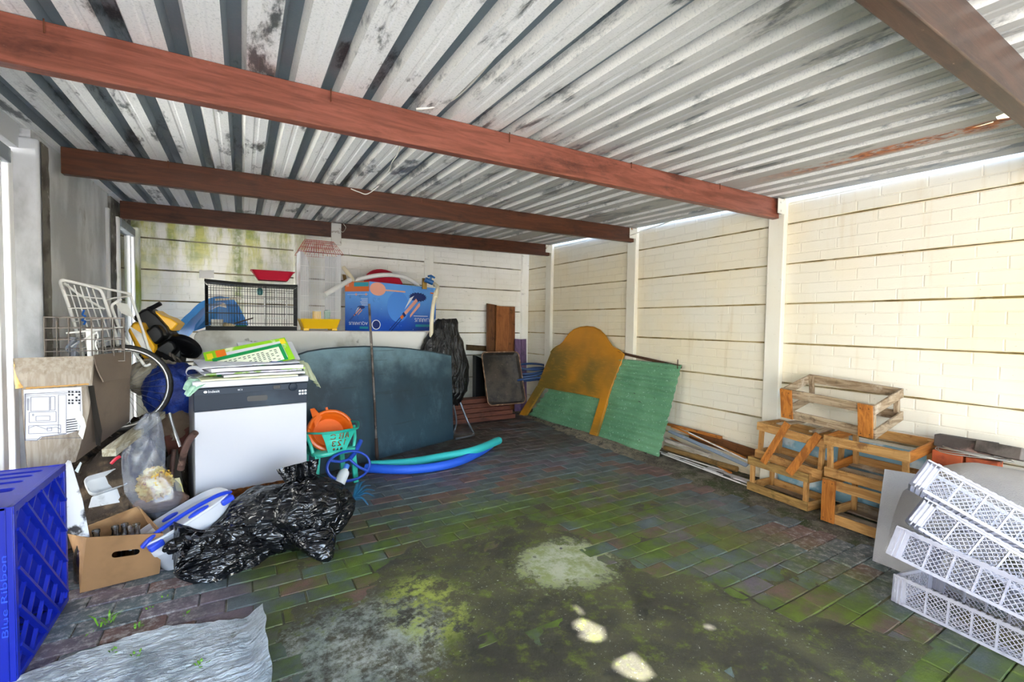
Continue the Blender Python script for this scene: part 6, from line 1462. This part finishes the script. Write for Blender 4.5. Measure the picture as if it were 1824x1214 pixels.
# ---- timber, clear bag, trays, pipes between the boxes and the dishwasher
greyw = wood('grey_painted_timber', '#a9a698', '#7e7560', 'y', '#5d5444'); 
ta, tb_ = PY(194, 806, 2.66), PY(285, 738, 3.24)
tag(MB().bar(ta, tb_, .052, .036, UZ).build('timber', greyw, bevel=.002, loc=(ta+tb_)/2), 'grey-white squared timber slanting up behind the clear plastic bag', 'timber')
bgT = thing('plastic_bag', 'big clear plastic bag with yellow scraps in it, upright beside the cardboard carton', 'bag', PY(270, 905, 2.90))
rows = [(735, 258, 282), (748, 248, 287), (775, 228, 292), (805, 216, 295), (835, 217, 294), (850, 219, 303), (870, 222, 322), (890, 236, 326), (905, 252, 318), (915, 268, 300)]
rings = []
for j, (py, xl, xr) in enumerate(rows):
    a_, b_ = PY(xl, py, 2.93), PY(xr, py, 2.93); w = (b_-a_).length/2; m_ = (a_+b_)/2; d_ = .018+.075*max(0, (j-3)/6)*(1 if j < 8 else .6)
    rings.append([m_+Vector((w*math.cos(t), d_*math.sin(t)+.018*nz(math.cos(t)*2, j*.6), .008*nz(t*2, j*.5))) for t in [2*PI*i/30 for i in range(30)]])
R2 = []
for i in range(len(rings)-1):
    for k in range(4): R2.append([rings[i][q].lerp(rings[i+1][q], k/4)+Vector((0, .008*nz(q*.8, i+k/4, 3), 0)) for q in range(30)])
R2.append(rings[-1])
MB().loft(R2, capa=False).build('film', film, bgT, smooth=80)
ysc = M('yellow_scraps', '#b58a2e', .8, layers=[('#cdb562', 22, .45, .58), ('#8a4a26', 30, .60, .66)], bump=(40, .7))
cloth_blob('scrap_paper', 'crumpled yellow scraps inside the clear plastic bag', 'paper', PY(276, 862, 2.93), (.055, .03, .062), ysc, 3.1, .55, 3.0)
cloth_blob('peel', 'brown rubbish at the bottom of the clear plastic bag', 'rubbish', PY(288, 893, 2.95), (.10, .04, .045), M('brown_rubbish', '#5d4436', .8, layers=[('#3a2a22', 7, .5, .62)]), 6.1, .2, 2.4)
foam = M('white_foam_tray', '#cfd2d6', .6, layers=[('#8d9096', 6, .56, .68), ('#6b675f', 16, .64, .7)])
def tray_px(name, label, q, y, dp, m, cat='tray'):
    P = [PY(x, yy, y+dy) for x, yy, dy in q]; c0 = sum(P, Vector())/4; n_ = (P[1]-P[0]).cross(P[3]-P[0]).normalized(); n_ = n_ if n_.y < 0 else -n_
    xx, yv_ = P[1]-P[0], P[3]-P[0]; T = Matrix((xx.normalized(), n_.cross(xx.normalized()), n_)).transposed().to_4x4(); T.translation = c0
    w, h = xx.length, yv_.length
    b = MB(); b.loft([[(x*s, y*s, z) for x, y in rrect(w, h, .03)] for s, z in ((.86, -dp), (1, 0), (1, .006), (.94, .006), (.93, 0), (.80, -dp+.006))], T=T)
    return tag(b.build(name, m, smooth=40), label, cat)
tray_px('foam_tray', 'white foam tray tilted behind the open carton of bottles', [(150, 850, 0), (222, 830, .10), (225, 864, .04), (162, 882, -.06)], 3.02, .035, foam)
fb = [PY(157, 905, 2.96), PY(163, 885, 2.97), PY(220, 866, 3.06), PY(234, 884, 3.05), PY(222, 893, 3.02)]
tag(MB().loft([fb, [p+Vector((0, .012, 0)) for p in fb]]).build('foam_board', foam, bevel=.003), 'torn white foam board lying above the carton of bottles', 'foam')
wb2 = M('mouldy_board', '#cfd3da', .7, layers=[('#2c2b2c', 8, .56, .62, (1, 1, .7), 7), ('#8f8f92', 20, .6, .68)])
q4 = [PY(x, y, yy) for x, y, yy in ((116, 836, 2.82), (127, 820, 2.84), (148, 890, 2.74), (161, 958, 2.66), (120, 950, 2.66), (114, 890, 2.74))]
tag(MB().loft([q4, [p+Vector((-.02, .03, 0)) for p in q4]]).build('white_board', wb2, bevel=.003), 'white board with black mould between the blue crate and the carton', 'board')
tag(MB().loft([[PY(x, y, 3.02) for x, y in ((133, 838), (143, 822), (146, 824), (139, 842))], [PY(x, y, 3.04) for x, y in ((133, 838), (143, 822), (146, 824), (139, 842))]]).build('glass_shard', M('shard_glass', '#c9d3d6', .2)), 'pale pointed shard standing in the rubbish under the cardboard box', 'shard')
rpipe = M('rusty_pipe', '#6a5048', .7, .4, layers=[('#3b2a24', 9, .5, .65), ('#8d7468', 14, .6, .7)])
def pipe_px(name, label, pts, r, m, cat, n=12):
    P = spline([PY(*q) for q in pts], 5); b = MB().tube(P, r, n)
    return tag(b.build(name, m, smooth=50), label, cat)
pipe_px('rusty_pipe', 'rusty brown pipe sticking up beside the dishwasher', [(348, 770, 3.02), (336, 785, 3.05), (328, 805, 3.08), (322, 835, 3.12)], .018, rpipe, 'pipe')
pipe_px('chrome_tube', 'thin shiny tube slanting in the junk left of the dishwasher', [(302, 735, 3.10), (308, 758, 3.08), (321, 795, 3.04)], .0075, M('chrome', '#c9cbd0', .2, .9), 'tube')
pipe_px('iron_bar', 'dark iron bar standing next to the rusty pipe', [(310, 800, 3.25), (305, 850, 3.22), (303, 905, 3.2)], .012, rpipe, 'bar')
rp_ = [PY(x, y, 3.42) for x, y in ((292, 778), (336, 760), (334, 805), (300, 812))]
tag(MB().loft([rp_, [p+Vector((0, .015, 0)) for p in rp_]]).build('rusty_plate', M('rust_plate', '#5a2f22', .8, .2, layers=[('#3a1f18', 6, .5, .65)]), bevel=.002), 'rusty red steel plate behind the pipes beside the dishwasher', 'plate')
bo = [PY(x, y, 3.30) for x, y in ((296, 815), (316, 800), (332, 905), (300, 908))]
tag(MB().loft([bo, [p+Vector((0, .02, 0)) for p in bo]]).build('dark_board', M('dark_dusty_board', '#3f3932', .9, layers=[('#6b6257', 7, .55, .68)]), bevel=.002), 'dark dusty board standing behind the clear bag, left of the dishwasher', 'board')
tag(MB().loft([[PY(x, y, 2.98) for x, y in ((310, 852), (320, 850), (336, 905), (322, 912))], [PY(x, y, 3.0) for x, y in ((310, 852), (320, 850), (336, 905), (322, 912))]]).build('yellow_sleeve', M('yellow_edge', '#b7b08a', .6, layers=[('#d8cc3a', 8, .52, .62)])), 'pale sleeve with a yellow edge beside the clear plastic bag', 'sleeve')
tag(MB().tube(spline([PY(198, 825, 2.9), PY(206, 817, 2.9), PY(214, 812, 2.9)], 4), .008, 6).build('red_strap', red_p, smooth=50), 'short red strap under the grey timber', 'strap')

# ---- open carton of bottles
kraft = M('kraft_card', '#876542', .85, layers=[('#735535', 3, .5, .68), ('#6d4a28', 8, .64, .74), ('#a5825a', 2.2, .6, .7)])
kin = M('kraft_inside', '#8a6033', .9, layers=[('#6f4b27', 4, .5, .68)])
kfl, kfr = PZ(142, 1056, .004), PZ(284, 1021, .004); kH = .255
ktl, ktr = PY(117, 951, 2.80), PY(250, 903, 2.86)
ctl, ctr_ = PY(154, 957, kfl.y-.03), PY(291, 949, kfr.y-.03)
kbl = Vector((-.685, 2.90, .004)); kbr = Vector((-.36, 2.93, .004)); ktbl = PY(120, 950, 2.88); ktbr = PY(247, 900, 2.92)
kc = thing('carton', 'open brown carton with hand holes holding glass bottles in the left foreground', 'box', (kfl+kbr)/2)
def kpanel(name, bl, br, tr, tl, hole=None, hs=(.10, .030)):
    xx = br-bl; w = xx.length; u_ = xx.normalized(); h = ((tl-bl).length+(tr-br).length)/2
    n = lambda p: bl.lerp(br, p.x/w).lerp(tl.lerp(tr, p.x/w), p.y/h) + (u_.cross(UZ)).normalized()*(-p.z)
    b = MB(); b.plate([(0, 0), (w*.5, 0), (w, 0), (w, h*.5), (w, h), (w*.5, h), (0, h), (0, h*.5)], [[(x+w*hole[0], y+h*hole[1]) for x, y in rrect(hs[0], hs[1], hs[1]*.48)]] if hole else [], .005, bend=n)
    return b.build(name, [kraft], kc)
kpanel('front_panel', kfl, kfr, ctr_, ctl, (.52, .62))
kpanel('side_panel', kbl, kfl, ctl, ktbl, (.55, .42), (.035, .12))
kpanel('back_panel', kbr, kbl, ktbl, ktbr, (.42, .55))
kpanel('side_panel', kfr, kbr, ktbr, ctr_)
MB().hexa([kfl+UZ*.001, kfr+UZ*.001, kbr+UZ*.001, kbl+UZ*.001, kfl+UZ*.006, kfr+UZ*.006, kbr+UZ*.006, kbl+UZ*.006]).build('bottom_panel', kin, kc)
gl_b = NT('bottle_glass'); tr3 = gl_b.n('ShaderNodeBsdfTransparent'); tr3.inputs[0].default_value = (.88, .91, .93, 1); g3 = gl_b.n('ShaderNodeBsdfGlossy'); g3.inputs['Roughness'].default_value = .05; f3 = gl_b.n('ShaderNodeFresnel'); f3.inputs[0].default_value = 1.6; mx3 = gl_b.n('ShaderNodeMixShader')
gl_b.l(gl_b.math('ADD', f3.outputs[0], .25), mx3.inputs[0]); gl_b.l(tr3.outputs[0], mx3.inputs[1]); gl_b.l(g3.outputs[0], mx3.inputs[2]); gl_b.l(mx3.outputs[0], gl_b.out.inputs['Surface']); gl_b = gl_b.m
bme = MB().lathe([(.026, 0), (.030, .006), (.030, .13), (.027, .155), (.015, .195), (.0125, .235), (.0155, .238), (.0155, .252), (.0125, .254), (.0125, .236), (.013, .20), (.024, .155), (.027, .13), (.027, .010)], 16, capb=True, capt=True).mesh('bottle', gl_b, 50)
cap_m = M('dull_cap', '#b9b7b0', .4, .5)
bl_lab = ['glass bottle in the carton, close to the mouldy white board', 'glass bottle in the carton, second from the mouldy board', 'glass bottle at the front middle of the carton', 'glass bottle at the back of the carton', 'glass bottle in the carton, nearest the white tub', 'glass bottle seen through the hand hole of the carton']
for k, (px_, py_, yy) in enumerate(((145, 948, 2.74), (171, 943, 2.74), (205, 936, 2.75), (222, 932, 2.82), (243, 932, 2.78), (232, 985, 2.70))):
    p = PY(px_, py_, yy); zt_ = min(p.z, .30) if k != 5 else .24
    o = bpy.data.objects.new('bottle', bme); COL.objects.link(o); o.location = (p.x, p.y, .008); o.scale = (1, 1, max(.8, (zt_-.008)/.254)); tag(o, bl_lab[k], 'bottle', 'glass bottles in the carton')
# ---- white tub with a blue handle
tubw = M('white_tub', '#c2c5cc', .35, layers=[('#b9bcc4', 5, .58, .72)]); tubb = M('blue_handle', '#1f3fc0', .35, layers=[('#3b5fd8', 5, .6, .72)])
ct_ = PY(330, 922, 2.78)
xt = (PY(386, 868, 2.86)-PY(264, 942, 2.72)); xt.normalize(); zt2 = (-.52*rt + .80*up - .70*fw); zt2 = (zt2-xt*zt2.dot(xt)).normalized(); yt_ = zt2.cross(xt)
TT2 = Matrix((xt, yt_, zt2)).transposed().to_4x4(); TT2.translation = PY(332, 930, 2.78)
tb2 = thing('tub', 'white plastic tub with a blue carrying handle lying tilted on the bin bag', 'tub', ct_)
se = lambda s, z, p=.62: [TT2 @ Vector((.205*s*math.copysign(abs(math.cos(t))**p, math.cos(t)), .125*s*math.copysign(abs(math.sin(t))**p, math.sin(t)), z)) for t in [2*PI*i/48 for i in range(48)]]
MB().loft([se(.70, -.15), se(.80, -.142), se(.92, -.04), se(.94, -.036), se(.95, -.03), se(.99, .038), se(1.03, .042), se(1.03, .052), se(.97, .053), se(.94, .046), se(.88, .030), se(.5, .026)]).build('body', tubw, tb2, smooth=40)
pth = [TT2 @ Vector((x, y, z)) for x, y, z in ((-.200, -.075, .045), (-.17, -.085, .062), (-.12, -.07, .066), (0, -.06, .068), (.12, -.07, .066), (.17, -.085, .062), (.200, -.075, .045))]
MB().tube(spline(pth, 6), .021, 8, flat=.5).build('handle', tubb, tb2, smooth=50)
for x in (-.12, .13): MB().lathe([(.03, .05), (.03, .058), (.022, .062)], 14, TT2 @ Matrix.Translation((x*.3, .045 if x < 0 else -.10, 0)), sx=1.2 if x < 0 else 1.6, sy=.55).build('clip', tubb, tb2, smooth=40)
for x in (-.165, .165): MB().box((0, 0, 0), (.06, .035, .03), TT2 @ Matrix.Translation((x, -.115, .03))).build('clip', tubb, tb2, bevel=.006)

# ---- blue bottle crate standing on end
bcr = NT('crate_blue'); pos = bcr.coord('Position'); bcr.base(bcr.mix(bcr.math('MULTIPLY', bcr.step(bcr.noise(pos, 8, 6, .7), .56, .75), .5), '#0b1f96', '#1d3fc0')); bcr.b.inputs['Roughness'].default_value = .38; bcr = bcr.m
kx, ky0, ky1, kw, kz = -.648, 2.075, 2.585, .262, .590      # lattice face x, near and far y, depth, height
cr_ = thing('bottle_crate', 'blue plastic bottle crate standing on end in the left foreground', 'crate', (kx-kw/2, (ky0+ky1)/2, 0))
TF2 = Matrix(((1, 0, 0, kx-kw), (0, 0, -1, 0), (0, 1, 0, 0), (0, 0, 0, 1)))
def side(y, flipy):
    T = Matrix(((1, 0, 0, kx-kw), (0, 0, 1, y), (0, 1, 0, .004), (0, 0, 0, 1)))
    return MB().plate([(0, 0), (kw, 0), (kw, kz), (0, kz)], [], .006, T)
b = side(ky0, 0); b.span((kx-.013, ky0-.006, .004), (kx+.002, ky0+.012, kz+.004)); b.span((kx-.0165, ky0-.003, .004), (kx-.0145, ky0, kz)); b.build('side_wall', bcr, cr_, bevel=.003)
b = side(ky1-.006, 0); b.span((kx-.05, ky1-.012, .004), (kx+.002, ky1+.004, kz+.004)); b.build('side_wall', bcr, cr_, bevel=.003)
ly = ky1-ky0
slots = []
for i, (w_, y_) in enumerate(((.15, .075), (.16, .135), (.17, .215), (.15, .315), (.15, .385), (.16, .445))):
    slots.append([(x+.105+(.006*i), q+y_) for x, q in rrect(w_, .030 if i != 2 else .05, .014)])
for z in (.004, kz-.006): MB().plate([(0, 0), (kw, 0), (kw, ly), (0, ly)], slots, .007, Matrix.Translation((kx-kw, ky0, z))).build('slotted_wall' if z > .1 else 'slotted_wall', bcr, cr_)
fr2 = MB()
for (y0_, y1_, z0_, z1_) in ((ky0, ky1, .004, .026), (ky0, ky1, kz-.022, kz+.004), (ky0, ky0+.022, .026, kz-.022), (ky1-.022, ky1, .026, kz-.022)): fr2.span((kx-.012, y0_, z0_), (kx+.004, y1_, z1_))
fr2.build('base_frame', bcr, cr_, bevel=.002)
def clipline(y0_, z0_, dy, dz, ymin, ymax, zmin, zmax):
    ts = [-9, 9]
    for p, d_, lo, hi in ((y0_, dy, ymin, ymax), (z0_, dz, zmin, zmax)):
        if abs(d_) < 1e-9: continue
        a_, b_ = sorted(((lo-p)/d_, (hi-p)/d_)); ts = [max(ts[0], a_), min(ts[1], b_)]
    return ts if ts[1]-ts[0] > .01 else None
for k in range(-3, 8):
    t = clipline(ky0+.02, .02+.13*k+.1, .62, -.60, ky0+.02, ky1-.02, .02, kz-.02)
    if t: MB().bar((kx, ky0+.02+.62*t[0], .12+.13*k-.60*t[0]), (kx, ky0+.02+.62*t[1], .12+.13*k-.60*t[1]), .010, .020, Vector((1, 0, 0))).build('diagonal_bar', bcr, cr_)
    t = clipline(ky0+.02, .02+.16*k-.30, .62, .66, ky0+.02, ky1-.02, .02, kz-.02)
    if t: MB().bar((kx-.008, ky0+.02+.62*t[0], -.28+.16*k+.66*t[0]), (kx-.008, ky0+.02+.62*t[1], -.28+.16*k+.66*t[1]), .008, .012, Vector((1, 0, 0))).build('diagonal_bar', bcr, cr_)
for k in range(1, 6):
    y = ky0+ly*k/6; MB().span((kx-kw+.01, y-.010, .012), (kx-kw+.016, y+.010, kz-.010)).build('divider', bcr, cr_)
lettering('lettering', 'Blue Ribbon', .022, Matrix.Translation((PY(9, 1062, ky0).x, ky0-.002, PY(9, 1062, ky0).z)) @ Matrix(((0, -1, 0, 0), (0, 0, -1, 0), (1, 0, 0, 0), (0, 0, 0, 1))), M('crate_blue_raised', '#2c4cc8', .35), cr_, .002, width=.27)

# ---- white tarpaulin in the foreground, weeds in the joints
tpm = NT('white_tarp'); pos = tpm.coord('Position'); c = tpm.mix(tpm.step(tpm.noise(pos, 5, 7, .7, .5), .45, .66), '#cdd4d9', '#a2adb3'); c = tpm.mix(tpm.math('MULTIPLY', tpm.step(tpm.noise(pos, 16, 7, .75), .60, .70), .7), c, '#6d705f'); c = tpm.mix(tpm.step(tpm.noise(pos, 11, 6, .7), .70, .76), c, '#5d7a2a')
tpm.base(c); tpm.b.inputs['Roughness'].default_value = .55; tpm.bump(tpm.math('ADD', tpm.noise(pos, 14, 6, .7, 1.5), tpm.noise(tpm.coord('Position', (2, 8, 2)), 7, 4)), 1.0, .03); tpm = tpm.m
tE = [tuple(PZ(*q)[:2]) for q in ((468, 1095), (430, 1106), (380, 1112), (320, 1118), (262, 1128), (200, 1150), (140, 1168), (70, 1195), (10, 1222), (-60, 1250))]
def tf_(u, v):
    k = u*(len(tE)-1); i = min(int(k), len(tE)-2); f_ = k-i
    top = Vector((tE[i][0]*(1-f_)+tE[i+1][0]*f_, tE[i][1]*(1-f_)+tE[i+1][1]*f_)); bot = Vector((.085-.78*u, 1.30))
    p = top.lerp(bot, v)
    x = p.x + (.012*nz(v*9, 2) if u < .02 else 0); y = p.y+(.006*nz(u*22, 7) if v < .02 else 0)
    z = .012+.010*nz(x*7, y*7, 1)+.006*abs(nz(x*19, y*16, 4))+.004*nz(x*40, y*40)
    z += .035*max(0, 1-u*14)*max(0, 1-abs(v-.25)*2.2) + .02*max(0, 1-u*12)
    return (x, y, max(.004, z))
tag(MB().sheet(tf_, 90, 70, .0012).build('tarpaulin', tpm, smooth=80), 'crinkled dirty white tarpaulin lying flat on the pavers in the left foreground', 'tarp')
wd = M('weed_green', '#5f9420', .6, layers=[('#456f16', 20, .5, .62)]); wg = MB(); rw = random.Random(5)
for (x, y, n_, h_) in ((195, 1108, 10, .06), (243, 1125, 9, .03), (155, 1134, 4, .015), (292, 1065, 4, .015), (332, 1092, 6, .018), (178, 1120, 4, .09), (325, 1018, 4, .014), (360, 1190, 9, .02), (205, 1165, 6, .014), (243, 1172, 6, .016), (400, 1170, 5, .014), (390, 1150, 4, .012), (265, 1085, 4, .012)):
    c0 = PZ(x, y, .002)
    for k in range(n_):
        a_ = rw.random()*6.28; r_w = .003+.014*rw.random(); l_ = h_*.6*(.5+.7*rw.random()); q = c0+Vector((r_w*math.cos(a_), r_w*math.sin(a_), .012 if y > 1110 else 0)); d_ = Vector((math.cos(a_), math.sin(a_), 0)); s_ = Vector((-d_.y, d_.x, 0))*.0028
        wg.add([q-s_, q+s_, q+d_*l_*.3+UZ*l_*.6+s_*1.4, q+d_*l_*.3+UZ*l_*.6-s_*1.4, q+d_*l_*.9+UZ*l_*.85], [(0, 1, 2, 3), (3, 2, 4)])
o = wg.build('weeds', wd, floor, kind='stuff')
# ---- dry litter along the sand margin
lt = MB(); rl_ = random.Random(8)
for k in range(260):
    y = rl_.uniform(2.6, 5.3); x = kerb_x(y)+rl_.uniform(-.05, .16); a_ = rl_.random()*6.28; l_ = rl_.uniform(.008, .035); z = .022+.012*nz(x*6, y*6, 1)
    lt.bar((x, y, z), (x+l_*math.cos(a_), y+l_*math.sin(a_), z+.006), .003, .003)
lt.build('twig_litter', M('dry_litter', '#2f2820', .9), floor, kind='stuff')
